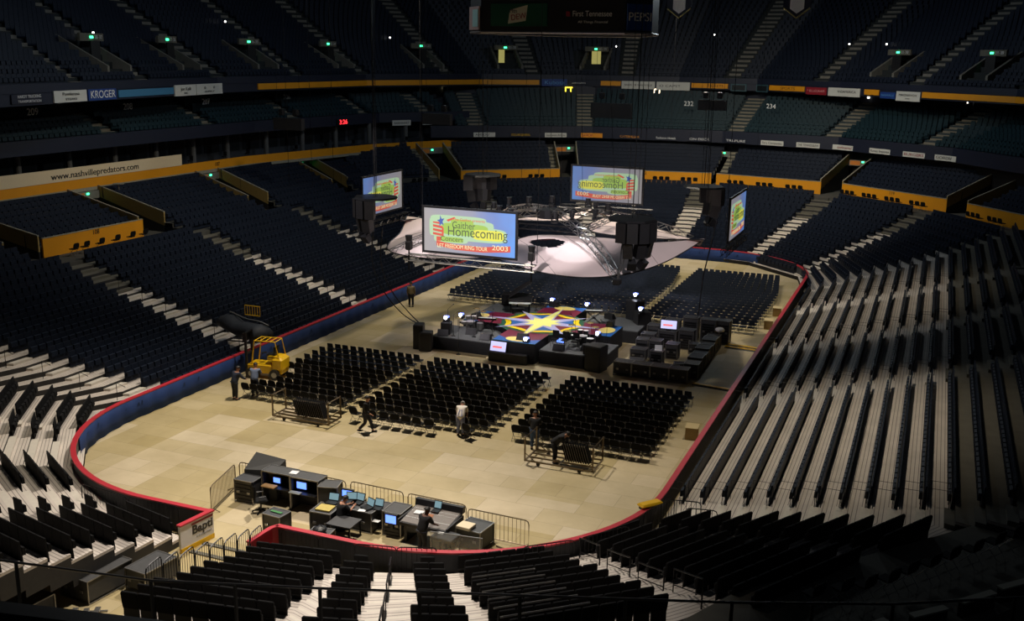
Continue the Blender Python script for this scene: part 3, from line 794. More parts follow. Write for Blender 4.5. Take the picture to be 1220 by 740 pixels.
# small sign boards along the lower edge of the far middle tier
sg = [(5.9, WSIGN, ' AMSOUTH', BLACK), (9.9, NAVY, 'DOLLAR GENERAL', YELP), (13.75, WSIGN, 'Southwest Airlines', BLACK), (17.75, ORS, 'SHONEYS', REDS), (21.95, NAVY, 'CATERPILLAR', ORS), (25.9, NAVY, 'Radisson Hotels', WT), (29.5, NAVY, 'ON DECK', WT),
      (33.4, NAVY, 'TRI-PURE', WT), (37.35, WSIGN, 'Sara Companies', BLACK), (41.1, WSIGN, 'THE TENNESSEAN', BLACK), (44.8, WSIGN, 'Continental', REDS), (49.2, WSIGN, 'Roses Imports', BLACK), (53.05, WSIGN, 'BURGERS', REDS), (56.5, WSIGN, 'GORDIAN', BLACK)]
for n, (s_, m, tx, tm) in enumerate(sg):
    mb = MB(); band(mb, PF, s_-1.2, s_+1.2, -.07, 0, 8.5, 8.98)
    col = {id(WSIGN): 'white', id(NAVY): 'dark', id(ORS): 'orange'}[id(m)]
    o = mb.build('edge_sign', m); tag(o, '%s strip sign, %s from the left on the lower edge of the far middle tier' % (col, ORD[n+1]), 'sign', 'strip signs on the far middle tier')
    p = PF.at(s_, -.09); text('lettering', tx, .34, tm, o, (p.x, p.y, 8.74), (PI/2, 0, PF.ang(s_)), .004, 2.1)
for q, m, lab in ((70.8, WSIGN, 'left white strip sign on the left end of the middle tier edge'), (74.5, WSIGN, 'right white strip sign on the left end of the middle tier edge')):
    mb = MB(); band(mb, PL, q-1.1, q+1.1, -.08, 0, 9.75, 10.3); o = mb.build('edge_sign', m); tag(o, lab, 'sign')
    text('lettering', 'BARNHART' if q < 72 else 'Baptist Hospital', .34, BLACK, o, (*PL.at(q, -.1), 10.0), (PI/2, 0, PL.ang(q)), .004, 1.8)
# section numbers on risers of the middle tier
for pth, x, y, z, s_ in ((PL, -38.4, -2.1, 12.75, '209'), (PL, -38.4, 7.4, 12.75, '208'), (PL, -38.4, 17, 12.8, '207'), (PL, -38.4, 29.3, 12.8, '206'), (PL, -37, 41.9, 12.6, '204'), (PF, 4.5, 55, 12.3, '234'), (PF, -4.3, 55, 12.3, '232')):
    p = Vector((x, y)); q = {'209': 25, '208': 35, '207': 45, '206': 56, '204': 70, '234': 40, '232': 30}[s_]; o = text('section_number', s_, .7, WT, None, (p.x, p.y, z), (PI/2, 0, pth.ang(q)), .02)
    tag(o, 'pale section number on the middle tier, %s' % {'209': 'leftmost of all', '208': 'second from the left', '207': 'third from the left', '206': 'fourth from the left', '204': 'fifth from the left', '234': 'right of the dark display frames', '232': 'left of the dark display frames'}[s_], 'number sign')
# red clock digits
p = PL.at(62.1, -.2); t = thing('clock_display', 'small dark display with glowing red digits on the left middle tier edge', 'clock', (p.x, p.y, 10.45), PL.ang(62.1))
mb = MB(); mb.box((0, .1, 0), (1.7, .2, .6)); mb.build('case', BLACK, t)
text('digits', '3:26', .62, mat('red_led', (1, .02, .02), .5, emit=(1, .03, .04), es=3), t, (0, -.02, 0), (PI/2, 0, 0), .005, 1.2)
# warm doorway lights in the middle tier
for n, (q, c, w_, lab) in enumerate(((15.3, (1, .75, .05), .9, 'bright yellow doorway light below the blue sign'), (23.8, (1, .8, .55), .8, 'pale doorway light below the white signs'), (3.2, (1, .8, .35), .3, 'small warm lamp at the left of the far middle tier'), (42.6, (1, .95, .8), .25, 'small white lamp above the third aisle of the middle tier'), (51.5, (1, .95, .8), .2, 'small white lamp above the right aisle of the middle tier'))):
    p = PF.at(q, 9.3); o = MB(); o.rbox((0, 0, 0), (w_, .1, .55 if w_ > .5 else .2), .02)
    o = o.build('lamp', mat('warm_glow%d' % n, c, .5, emit=c, es=2.5), None, (p.x, p.y, 13.35), PF.ang(q)); tag(o, lab, 'lamp')
for n, (q, off, z) in enumerate(((37.8, 5, 16.4), (58, 7.5, 16.3), (78.5, 6, 16.9), (103, 5, 17.2), (112.5, 7, 16.2), (127, 6, 15.9), (131, 6, 16.0), (147, 8, 15.9))):
    p = PR.at(q, off); z = 14.75+.5*int((off-.4)/.8)+1.1; o = MB(); o.ball((0, 0, 0), .09, 6); o = o.build('aisle_lamp', mat('tiny_white', (1, 1, 1), .5, emit=(1, .95, .85), es=6), None, (p.x, p.y, z))
    tag(o, 'tiny white light in the dark top tier, %s from the left' % ORD[n+1], 'lamp', 'tiny lights of the top tier')

# ---------------------------------------------------------------- hanging scoreboard
t = thing('scoreboard', 'large dark many-sided scoreboard hanging over the arena centre with lit sponsor panels', 'scoreboard', (2.0, -.6, 18.3))
mb = MB(); Rr = 5.3
octp = [(Rr*math.cos(math.radians(22.5+45*k)), Rr*math.sin(math.radians(22.5+45*k))) for k in range(8)]
octp = [(-4, -Rr), (4, -Rr), (5.1, -4.2), (4.6, -1.0), (2.4, 4.0), (-2.4, 4.0), (-4.6, -1.0), (-5.1, -4.2)]
mb.prism(octp, .12, 5.5); mb.prism([(x*.75, y*.75) for x, y in octp], 5.5, 7); mb.build('housing', BLACK, t)
mb = MB()
for k in range(8):
    a, c = octp[k], octp[(k+1) % 8]; mb.tube([(*a, .06), (*c, .06)], .06, 5)
mb.build('rim_tubes', STEEL, t)
ya = -Rr-.04; hx = Rr*math.sin(math.radians(22.5))
mb = MB(); mb.box((-1.8, ya, .95), (3.2, .06, 1.15)); g = mb.build('green_panel', mat('panel_green', srgb(14, 75, 55), .5), t)
mb = MB(); mb.hexa([(-2.4, ya-.05, .5), (-1.4, ya-.05, .65), (-1.4, ya-.03, .65), (-2.4, ya-.03, .5), (-2.3, ya-.05, 1.2), (-1.3, ya-.05, 1.45), (-1.3, ya-.03, 1.45), (-2.3, ya-.03, 1.2)]); mb.build('logo_plate', mat('panel_cream', srgb(200, 200, 180), .5), g)
text('lettering', 'Mtn', .3, BLACK, g, (-2.1, ya-.07, 1.15), (PI/2, 0, 0), .005, .4); text('lettering', 'DEW', .42, REDS, g, (-1.8, ya-.07, .85), (PI/2, -.15, 0), .005, .85)
text('small_lettering', 'NEXTEL ARENA', .16, WT, t, (-1.6, ya-.05, 1.75), (PI/2, 0, 0), .005, 1.3)
text('lettering', 'First Tennessee', .4, WT, t, (2.25, ya-.05, 1.0), (PI/2, 0, 0), .005, 2.1); text('small_lettering', 'All Things Financial', .17, WT, t, (2.3, ya-.05, .6), (PI/2, 0, 0), .005, 1.6)
mb = MB(); mb.rbox((.95, ya-.03, 1.0), (.22, .05, .26), .02); mb.build('red_emblem', REDS, t)
T2 = Matrix.Translation((4.57, -4.77, 0)) @ Matrix.Rotation(PI/4, 4, 'Z'); T3 = Matrix.Translation((-4.57, -4.77, 0)) @ Matrix.Rotation(-PI/4, 4, 'Z'); yb = -.04
mb = MB(); mb.box((0, yb, .85), (1.45, .06, 1.3), T=T2); g = mb.build('blue_panel', BLUES, t)
q = T2 @ Vector((0, yb-.06, .85)); text('lettering', 'PEPSI', .6, WT, g, q, (PI/2, 0, PI/4), .005, 1.3)
mb = MB(); mb.box((0, yb, .8), (1.45, .06, 1.2), T=T3); g = mb.build('pale_panel', mat('panel_pale', srgb(170, 140, 135), .5), t)
mb = MB(); mb.box((.25, yb-.05, .8), (.8, .04, .9), T=T3); mb.build('square_emblem', mat('panel_teal', srgb(150, 190, 190), .5), g)
mb = MB(); mb.box((2.2, ya, 2.2), (3.8, .05, .4)); mb.build('display', mat('display_blue', srgb(30, 80, 120), .4, emit=srgb(30, 90, 140), es=.15), t)
mb = MB(); [mb.tube([(x, y, 7), (x*.8, y*.8, 14)], .05, 5) for x, y in ((2, 2), (-2, 2), (-3, -3), (3, -3))]; mb.build('cables', DARKM, t)
for n, (x, y, z) in enumerate(((3.0, 18, 19.9), (11.8, 14, 19.75))):
    t = thing('pennant_banner', ['left', 'right'][n]+' dark pennant with pale trim hanging from the roof at the top', 'banner', (x, y, z))
    sh = [(-.9, 2.6), (-.9, .7), (0, 0), (.9, .7), (.9, 2.6)]
    mb = MB(); mb.loft([[Vector((a, yy, c)) for a, c in sh] for yy in (-.02, .02)]); mb.build('cloth', NAVY, t)
    mb = MB(); mb.tube([(-.85, -.04, .72), (0, -.04, .07), (.85, -.04, .72)], .05, 4); mb.build('gold_trim', mat('gold_trim', srgb(180, 170, 110), .5), t)
    mb = MB(); mb.loft([[Vector((a*.5, yy, .35+c*.45)) for a, c in sh] for yy in (-.05, -.03)]); mb.build('emblem', WT, t)
# ---------------------------------------------------------------- rigging over the stage
def truss(mb, pts, w=.3, r=.022, step=.5):
    """box truss along a polyline of points"""
    pts = [Vector(p) for p in pts]; S = [0]
    for a, b in zip(pts[:-1], pts[1:]): S.append(S[-1]+(b-a).length)
    def at(q):
        for i in range(len(pts)-1):
            if q <= S[i+1] or i == len(pts)-2: return pts[i].lerp(pts[i+1], min(1, (q-S[i])/(S[i+1]-S[i]))), (pts[i+1]-pts[i]).normalized()
    n = max(2, int(S[-1]/step)); C = [[], [], [], []]
    for k in range(n+1):
        p, t = at(S[-1]*k/n); a = Vector((0, 0, 1)) if abs(t.z) < .9 else Vector((1, 0, 0)); u = t.cross(a).normalized(); v = u.cross(t)
        for j, (x, y) in enumerate(((-1, -1), (1, -1), (1, 1), (-1, 1))): C[j].append(p+u*x*w/2+v*y*w/2)
    for c in C: mb.tube(c, r, 4)
    for k in range(n):
        for j in range(4):
            a, b = (C[j][k], C[(j+1) % 4][k+1]) if (k+j) % 2 else (C[(j+1) % 4][k], C[j][k+1])
            mb.tube([a, b], r*.6, 3)
    return mb
FAB = mat('canopy_fabric', srgb(228, 208, 205), .75, noise=.04, nscale=1)
def spline(P, n):
    out = []
    for i in range(len(P)-1):
        p0, p1, p2, p3 = P[max(i-1, 0)], P[i], P[i+1], P[min(i+2, len(P)-1)]
        for k in range(n):
            t = k/n; out.append(.5*((2*p1)+(-p0+p2)*t+(2*p0-5*p1+4*p2-p3)*t*t+(-p0+3*p1-3*p2+p3)*t**3))
    out.append(P[-1]); return out
SO = [(0, -9.6, 7.05), (2.0, -9.0, 6.35), (4.2, -8.6, 6.04), (5.9, -7.7, 5.98), (7.3, -5.9, 6.05), (8.4, -3.0, 6.3), (9.5, 1.2, 6.95)]
SI = [(0, -9.6, 7.05), (-.2, -6.4, 6.9), (-.2, -3.6, 6.95), (.8, -2.4, 7.02), (4.0, -1.7, 7.0), (7.0, -1.6, 6.95), (9.5, 1.2, 6.95)]
def sail(rot, label, hole=None):
    T = Matrix.Rotation(rot, 4, 'Z')
    off = Vector((-.2, .2, 0))
    A = [T @ (Vector(p))+off for p in SO]; B = [T @ (Vector(p))+off for p in SI]
    A, B = spline(A, 18), spline(B, 18); n = 30
    mb = MB(); G = []
    for a, b in zip(A, B):
        row = []
        for j in range(n+1):
            t = j/n; p = a.lerp(b, t); p = p+Vector((0, 0, .22*math.sin(PI*t)*min(1, (a-b).length/5)))
            row.append(p)
        G.append(row)
    for i in range(len(G)-1):
        for j in range(n):
            c = (G[i][j]+G[i+1][j+1])/2
            if hole:
                q = c-Vector(hole[:3]); 
                if (q.x/hole[3])**2+(q.y/hole[4])**2 < 1: continue
            mb.v += [tuple(G[i][j]), tuple(G[i+1][j]), tuple(G[i+1][j+1]), tuple(G[i][j+1])]; k = len(mb.v)
            mb.f.append((k-4, k-3, k-2, k-1)); mb.m.append(0); mb.uv.append(((0, 0), (1, 0), (1, 1), (0, 1)))
    me = mb.mesh('fabric_sail', FAB, True)
    import bmesh
    bm = bmesh.new(); bm.from_mesh(me); bmesh.ops.remove_doubles(bm, verts=bm.verts, dist=1e-4); bm.to_mesh(me); bm.free()
    o = bpy.data.objects.new('fabric_sail', me); COL.objects.link(o)
    s = o.modifiers.new('solid', 'SOLIDIFY'); s.thickness = .03
    tag(o, label, 'canopy sail', 'pale fabric sails of the stage canopy')
    m = MB(); m.tube(A, .035, 5); m.tube(B, .035, 5); m.build('edge_tube', DARKM, o)
    m = MB()
    for q in (32, 60, 84):
        m.tube([p+Vector((0, 0, .02)) for p in G[q]], .012, 3)
    m.build('seam', mat('seam_grey', (.25, .23, .23), .8), o)
    return o
sail(0, 'large pale fabric sail nearest the camera with an oval opening', hole=(1.35, -3.9, 7.2, 1.0, 1.0))
sail(-PI/2, 'pale fabric sail at the left, partly behind the nearest screen')
sail(PI, 'far pale fabric sail seen edge-on below the far screen')
sail(PI/2, 'right-hand pale fabric sail ending at the right tip')
# square truss with four curved legs
t = thing('truss_grid', 'dark lighting truss frame hanging between the canopy sails over the stage', 'truss', (0, 0, 0))
m = MB()
for k in range(4):
    T = Matrix.Rotation(k*PI/2, 4, 'Z')
    m2 = MB(); truss(m2, [T @ Vector(p) for p in ((3.2, -3.2, 7.6), (-3.2, -3.2, 7.6))]); m2.build('straight_truss', DARKM, t)
    m2 = MB(); truss(m2, [T @ Vector(p) for p in ((0.4, -.4, 8.1), (2.4, -2.6, 7.85), (4.2, -4.6, 7.3), (5.6, -6.2, 6.6), (6.5, -7.3, 5.95))], .42, .03, .55); m2.build('curved_truss', STEEL, t)
m = MB(); m.cyl((0, 0, 7.7), .8, .5, 16); m.build('hub', DARKM, t)
LAMPS = [(-1.2, -3.2), (1.5, -3.2), (3.2, -1), (3.2, 1.6), (-3.2, -1), (-3.2, 1.4), (-1, 3.2), (1.4, 3.2), (2.2, -2.2), (-2.2, 2.2), (-2.3, -2.3), (2.2, 2.2)]
lt0 = None
for n, (x, y) in enumerate(LAMPS):
    lab = 'dark moving stage lamp on the canopy truss, %s of the twelve clockwise' % ORD[n+1]
    if lt0 is None:
        lt0 = thing('moving_lamp', lab, 'stage lamp', (x, y, 7.9), n, 'moving lamps on the canopy truss')
        m = MB(); m.rbox((0, 0, .08), (.34, .34, .16), .03); m.build('base', BLACK, lt0)
        m = MB(); m.box((-.2, 0, .3), (.04, .1, .35)); m.box((.2, 0, .3), (.04, .1, .35)); m.box((0, 0, .15), (.44, .1, .04)); m.build('yoke', DARKM, lt0)
        m = MB(); m.cyl((0, 0, .25), .13, .4, 10, .17); m.build('lamp_head', BLACK, lt0)
    else: dup(lt0, (x, y, 7.9), n, lab)
for x, y in ((0, 0), (3.2, -3.2), (-3.2, -3.2), (3.2, 3.2), (-3.2, 3.2)):
    m = MB(); m.tube([(x, y, 7.8), (x*.8, y*.8, 18)], .012, 4); m.build('hoist_chain', DARKM, t)
# video screens
def logo_screen(name, label, x, y, z0, w_, h, rz, front=True, cat='screen', side=True):
    t = thing(name, label, cat, (x, y, z0), rz, 'video screens around the stage')
    fr = MB()
    fr.box((0, 0, -.06), (w_+.24, .12, .12)); fr.box((0, 0, h+.06), (w_+.24, .12, .12)); fr.box((-w_/2-.06, 0, h/2), (.12, .12, h)); fr.box((w_/2+.06, 0, h/2), (.12, .12, h))
    fr.build('frame', BLACK, t)
    K = 1. if front else .62
    def em(nm, c, s=1.): return mat(nm+('' if front else '_back'), (.02, .02, .02), .6, emit=c, es=s*K)
    m = MB(); m.box((0, 0, h/2), (w_, .03, h)); sc = m.build('image_panel', screen_mat(front), t)
    ys = -.03 if side else .03; sg = 1 if side else -1; S = w_/5.2
    def P(pts, mt, lay): 
        m = MB(); q = ys-.004*lay*sg; m.poly([Vector((a*w_/2, q, h/2+b*h/2)) for a, b in pts]); return m.build('picture_shape', mt, sc)
    glow = em('screen_glow', srgb(200, 235, 190), .85); gre = em('screen_green', srgb(178, 215, 95), .9); yel = em('screen_yellow', srgb(245, 240, 90), .95)
    red = em('screen_red', srgb(235, 95, 75), .9); blu = em('screen_star', srgb(80, 110, 200), .8); dk = em('screen_dark', srgb(110, 125, 90), .6); whi = em('screen_white', srgb(255, 245, 190), 1.)
    def blob(cx, cz, rx, rz_, n=20, p=.45):
        out = []
        for k in range(n):
            a = 2*PI*k/n; c, s = math.cos(a), math.sin(a); out.append((cx+rx*math.copysign(abs(c)**p, c), cz+rz_*math.copysign(abs(s)**p, s)))
        return out
    P(blob(-.24, .5, .62, .22), glow, 1); P(blob(-.12, .3, .66, .25), glow, 1.1); P(blob(.1, -.08, .72, .34), glow, 1.2); P(blob(-.4, -.36, .38, .2), glow, 1.3); P(blob(-.78, .15, .1, .42), glow, 1.35)
    P(blob(-.1, .1, .52, .28), gre, 2); P(blob(.42, -.08, .34, .24), yel, 2.1); P(blob(-.38, -.4, .26, .12), gre, 2.2); P(blob(-.15, .42, .25, .14), gre, 2.3)
    P([(-.8, .38), (-.66, .38), (-.56, .1), (-.56, -.28), (-.8, -.22)], red, 2.4)
    for k in range(3): P([(-.8, .32-k*.18), (-.6, .26-k*.18), (-.6, .2-k*.18), (-.8, .25-k*.18)], glow, 2.5)
    st = []
    for k in range(10):
        r_ = .2 if k % 2 == 0 else .08; a = PI/2+k*PI/5+.2; st.append((-.62+r_*math.cos(a)*h/w_, .42+r_*math.sin(a)*1.6*.9))
    P(st, blu, 2.7)
    P([(-.5, .5), (-.32, .66), (-.3, .6), (-.46, .42)], red, 2.6)
    P([(-.72, -.5), (-.3, -.62), (.3, -.62), (.9, -.48), (.9, -.76), (.3, -.88), (-.3, -.86), (-.72, -.72)], red, 2.8)
    P([(-.72, -.3), (-.62, -.3), (-.62, -.5), (-.72, -.5)], red, 2.85)
    def tx(s, sz, mt, x_, z_, wd, nm='lettering', rr=0):
        o = text(nm, s, sz, mt, sc, (x_*w_/2, ys-.02*sg, h/2+z_*h/2), (PI/2, 0, 0), .003, wd*w_/2); return o
    tx('The Gaither presents', .2*S, red, .0, .55, .7); tx('Gaither', .52*S, dk, -.12, .28, .5); tx('Homecoming', .72*S, dk, .18, -.02, 1.3)
    tx('Concert', .36*S, dk, -.38, -.38, .5); tx('LET FREEDOM RING TOUR', .3*S, whi, -.15, -.72, 1.1); tx('2003', .36*S, whi, .68, -.62, .34)
    return t
def screen_mat(front):
    nm = 'screen_gradient'+('' if front else '_back')
    if nm in MATS: return MATS[nm]
    m = bpy.data.materials.new(nm); m.use_nodes = True; nt = m.node_tree; b = nt.nodes['Principled BSDF']
    N = nt.nodes.new; L = nt.links.new
    tc = N('ShaderNodeTexCoord'); sp = N('ShaderNodeSeparateXYZ'); L(tc.outputs['Object'], sp.inputs[0])
    mr = N('ShaderNodeMapRange'); mr.inputs[1].default_value = -2.6; mr.inputs[2].default_value = 2.6; L(sp.outputs[0], mr.inputs[0])
    no = N('ShaderNodeTexNoise'); no.inputs['Scale'].default_value = .55; L(tc.outputs['Object'], no.inputs[0])
    ad = N('ShaderNodeMath'); ad.operation = 'MULTIPLY_ADD'; ad.inputs[1].default_value = .5; ad.inputs[2].default_value = -.25; L(no.outputs['Fac'], ad.inputs[0])
    a2 = N('ShaderNodeMath'); L(ad.outputs[0], a2.inputs[0]); L(mr.outputs[0], a2.inputs[1])
    cr = N('ShaderNodeValToRGB'); L(a2.outputs[0], cr.inputs[0]); e = cr.color_ramp
    e.elements[0].color = (*srgb(178, 172, 172), 1); e.elements[1].color = (*srgb(115, 170, 250), 1); e.elements[1].position = 1.
    q = e.elements.new(.5); q.color = (*srgb(165, 165, 185), 1); q = e.elements.new(.8); q.color = (*srgb(125, 150, 215), 1)
    b.inputs['Base Color'].default_value = (.02, .02, .02, 1); L(cr.outputs[0], b.inputs['Emission Color']); b.inputs['Emission Strength'].default_value = .95 if front else .5
    MATS[nm] = m; return m
logo_screen('video_screen', 'large bright video screen facing the camera with the tour logo', -.98, -9.5, 6.98, 5.25, 2.3, 0)
logo_screen('video_screen', 'smaller video screen at the left rear showing its logo reversed', -10.9, -.95, 7.4, 5.0, 2.35, -PI/2, False, side=False)
logo_screen('video_screen', 'dimmer video screen hanging over the far side, logo reversed', .65, 9.5, 7.55, 4.95, 2.3, PI, False, side=False)
logo_screen('video_screen', 'narrow-looking video screen at the right seen from the side', 10.8, 2.6, 7.05, 5.0, 2.4, PI/2, False)
for nm, pts in (('main', ((-4.7, -9.45, 6.5), (2.75, -9.45, 6.5))), ('right', ((10.75, -.8, 6.5), (10.75, 6, 6.5))), ('far', ((-2.6, 9.5, 7.0), (3.9, 9.5, 7.0))), ('left', ((-10.9, -4.4, 6.8), (-10.9, 2.4, 6.8)))):
    m = MB(); truss(m, pts, .34, .03, .45); o = m.build('screen_truss', STEEL if nm == 'main' else DARKM); tag(o, 'horizontal lattice truss under the %s video screen' % {'main': 'nearest', 'right': 'right', 'far': 'far', 'left': 'left rear'}[nm], 'truss')
    m = MB()
    for p in pts: m.tube([(p[0]*.9, p[1]*.9, p[2]+.1), (p[0]*.9, p[1]*.9, 30)], .018, 4)
    m.build('hoist_chain', DARKM, o)
for n, (x, y, z) in enumerate(((-4.55, -9.5, 6.7), (2.55, -9.5, 6.7))):
    t = thing('follow_spot', ['left', 'right'][n]+' dark follow spot standing on the truss end of the nearest screen', 'spotlight', (x, y, z))
    m = MB(); m.rbox((0, 0, .45), (.3, .35, .5), .05); m.build('body', BLACK, t); m = MB(); m.cyl((0, 0, .7), .16, .3, 10, .2, T=Matrix.Rotation(0, 4, 'X')); m.build('hood', BLACK, t)
    m = MB(); m.tube([(0, 0, 0), (0, 0, .3)], .04, 5); m.tube([(.0, 0, 0), (0, 0, -.9)], .05, 5); m.build('post', DARKM, t)
# speaker clusters
for n, (x, y, z, rz, wh) in enumerate(((6.85, -6, 7.75, -PI/4, 'nearest the camera right of centre'), (-8.55, -6, 7.9, -3*PI/4+PI/2-PI/2, 'at the left of the canopy'), (7.85, 7, 8.1, PI/4, 'behind the right sail tip'), (-7.5, 7, 8.0, 3*PI/4, 'at the far left beside the yellow wall'))):
    t = thing('speaker_cluster', 'black hanging loudspeaker cluster '+wh, 'speaker cluster', (x, y, z), rz, 'hanging loudspeaker clusters')
    fr = MB(); fr.cyl((0, 0, 1.12), 1.35, .1, 8, 1.25); fr.build('rigging_frame', DARKM, t)
    for k in range(5):
        a = -1.0+.5*k; sp = MB(); T = Matrix.Rotation(a, 4, 'Z') @ Matrix.Translation((1.0, 0, .55)); 
        sp.hexa([T @ Vector(p) for p in ((-.35, -.2, -.5), (.3, -.28, -.5), (.3, .28, -.5), (-.35, .2, -.5), (-.35, -.2, .55), (.3, -.28, .55), (.3, .28, .55), (-.35, .2, .55))]); sp.build('upper_speaker', BLACK, t)
    for k in range(3):
        a = -.7+.7*k; sp = MB(); T = Matrix.Rotation(a, 4, 'Z') @ Matrix.Translation((.8, 0, -.35)) @ Matrix.Rotation(.2, 4, 'Y')
        sp.hexa([T @ Vector(p) for p in ((-.3, -.18, -.4), (.28, -.26, -.4), (.28, .26, -.4), (-.3, .18, -.4), (-.3, -.18, .4), (.28, -.26, .4), (.28, .26, .4), (-.3, .18, .4))]); sp.build('lower_speaker', BLACK, t)
    for k in range(2):
        a = -.45+.9*k; sp = MB(); T = Matrix.Rotation(a, 4, 'Z') @ Matrix.Translation((.7, 0, -1.15)) @ Matrix.Rotation(.6, 4, 'Y')
        sp.hexa([T @ Vector(p) for p in ((-.2, -.16, -.22), (.2, -.24, -.22), (.2, .24, -.22), (-.2, .16, -.22), (-.2, -.16, .26), (.2, -.24, .26), (.2, .24, .26), (-.2, .16, .26))]); sp.build('down_fill', BLACK, t)
    c = MB(); c.tube([(0, .3, 1.2), (0, .3, 22)], .018, 4); c.tube([(0, -.3, 1.2), (0, -.3, 22)], .018, 4); c.tube([(0, 0, 1.2), (.1, .1, 22)], .03, 4); c.build('cables', DARKM, t)
# mast foot with crossed poles under the near cluster
t = thing('steel_prop', 'thin steel V prop standing between the near sail edge and the speaker cluster', 'prop', (6.5, -7.25, 5.75))
m = MB(); m.tube([(0, 0, 0), (.05, .6, 2.2)], .04, 5); m.tube([(0, 0, 0), (.45, .6, 2.2)], .04, 5); m.build('poles', STEEL, t); m = MB(); m.rbox((0, 0, 0), (.4, .4, .3), .04); m.build('foot', BLACK, t)
# long cable loop falling to the floor at left
t = thing('cable_bundle', 'black cable bundle sweeping down to the loudspeakers left of the stage', 'cable', (0, 0, 0))
for dx in (0, .6):
    pts = [(-9.0+dx, -5.5, 7.2), (-9.3+dx, -5.2, 5), (-8.9+dx, -4.6, 3.2), (-7.8+dx, -4.4, 1.9), (-6.6+dx*.3, -4.5, 1.35)]
    m = MB(); m.tube(spline([Vector(p) for p in pts], 5), .035, 5); m.build('cable', BLACK, t)
m = MB(); m.tube([(9.3, 4.8, 8), (8.6, 4.6, 4), (8.4, 4.4, .1)], .04, 5); o = m.build('cable', BLACK); tag(o, 'single dark cable hanging from the right screen to the equipment racks', 'cable')
for n, (x, y) in enumerate(((-15.8, -4), (-14.5, -3.4), (-13.2, -3), (3.9, 20), (6.3, 21), (8.3, 24), (-6.0, 22), (0.9, 26))):
    m = MB(); m.tube([(x, y, 9.5 if n > 2 else 9), (x, y, 30)], .014, 3); o = m.build('rigging_cable', DARKM); tag(o, 'thin vertical rigging cable against the dark stands, %s of eight from the left' % ORD[n+1], 'cable', 'thin rigging cables')
# dark lamp trusses hanging in front of the far middle tier
for n, (x, y, z, w_) in enumerate(((-15.4, 16, 12.2, 2.4), (-3.6, 24, 12.9, 3.4), (4.6, 24, 13.6, 2.2), (-26.5, 12, 11.6, 2.6))):
    t = thing('hanging_lamp_frame', 'dark hanging frame of lamps, %s' % ['before the left part of the far middle tier', 'with a wide dark box before the far middle tier', 'before the right part of the far middle tier', 'before the left middle tier'][n], 'lamp frame', (x, y, z))
    m = MB(); m.box((0, 0, 0), (w_, .5, w_*.35)); m.build('box', BLACK, t)
    m = MB(); [m.rbox((q, 0, w_*.35), (.4, .4, .5), .05) for q in (-w_*.25, w_*.25)]; m.build('lamps', DARKM, t)
    m = MB(); [m.tube([(q, 0, .3), (q, 0, 16)], .014, 3) for q in (-w_*.4, w_*.4)]; m.build('cables', DARKM, t)
# ---------------------------------------------------------------- stage
SB = mat('stage_blue', srgb(30, 90, 165), .45, noise=.08); SM = mat('stage_maroon', srgb(105, 15, 50), .5, noise=.1); SG = mat('stage_green', srgb(20, 85, 60), .5, noise=.1)
SY = mat('stage_yellow', srgb(240, 205, 20), .4, noise=.04); SL = mat('stage_lavender', srgb(165, 165, 210), .45, noise=.04); SCR = mat('stage_cream', srgb(235, 215, 120), .5, noise=.06); SO_ = mat('stage_pale_yellow', srgb(225, 225, 130), .45)
BLK2 = mat('black_skirt', (.008, .008, .01), .9, noise=.3)
st = thing('stage', 'cross-shaped painted stage with a yellow and lavender eight-pointed star', 'stage', (-.1, -.5, 0))
AW, AL = 1.3, 4.75
plus = [(-AW, -AL), (AW, -AL), (AW, -AW-1.2), (AW+1.2, -AW), (AL, -AW), (AL, AW), (AW+1.2, AW), (AW, AW+1.2), (AW, AL), (-AW, AL), (-AW, AW+1.2), (-AW-1.2, AW), (-AL, AW), (-AL, -AW), (-AW-1.2, -AW), (-AW, -AW-1.2)]
m = MB(); m.prism(plus, 0, 1.18); m.build('stage_base', BLK2, st)
m = MB(); Z = 1.18
def flat(pts, mi, lay): m.use(mi); z = Z+.006*lay; n = len(m.v); m.poly([(x, y, z) for x, y in pts])
m.use(2); 
m.prism(plus, Z, Z+.02); Z += .02
for k in range(4):
    c, s = math.cos(k*PI/2), math.sin(k*PI/2); R_ = lambda x, y: (x*c-y*s, x*s+y*c)
    flat([R_(-AW, -AL), R_(AW, -AL), R_(AW, -AL+1.5), R_(-AW, -AL+1.5)], 0, 1)
    flat([R_(-AW, -AL+1.0), R_(0, -AL+.2), R_(AW, -AL+1.0), R_(AW, -2.1), R_(-AW, -2.1)], 1, 2)
    flat([R_(.72*math.cos(a), -AL+.62+.5*math.sin(a)) for a in [2*PI*q/18 for q in range(18)]], 5, 3)
def ringf(r0, r1, mi, lay, n=40, wob=0):
    for q in range(n):
        a, b_ = 2*PI*q/n, 2*PI*(q+1)/n; f = lambda r, t: (r*(1+wob*math.cos(8*t))*math.cos(t), r*(1+wob*math.cos(8*t))*math.sin(t))
        flat([f(r0, a), f(r1, a), f(r1, b_), f(r0, b_)], mi, lay)
flat([(2.55*math.cos(a), 2.55*math.sin(a)) for a in [2*PI*q/32 for q in range(32)]], 2, 4)
for k in range(8):
    a = k*PI/4+PI/8
    flat([(0, 0), (2.0*math.cos(a-.3), 2.0*math.sin(a-.3)), (2.0*math.cos(a+.3), 2.0*math.sin(a+.3))], 1 if k % 2 else 0, 5)
ringf(2.0, 2.35, 3, 6, 48, .05)
for k in range(8):
    a = k*PI/4; rr = 4.0 if k % 2 == 0 else 3.2; hw = .2
    tip = (rr*math.cos(a), rr*math.sin(a)); l_ = (.85*math.cos(a+.5), .85*math.sin(a+.5)); r_ = (.85*math.cos(a-.5), .85*math.sin(a-.5))
    flat([(0, 0), r_, tip, l_], 4, 7+.1*k)
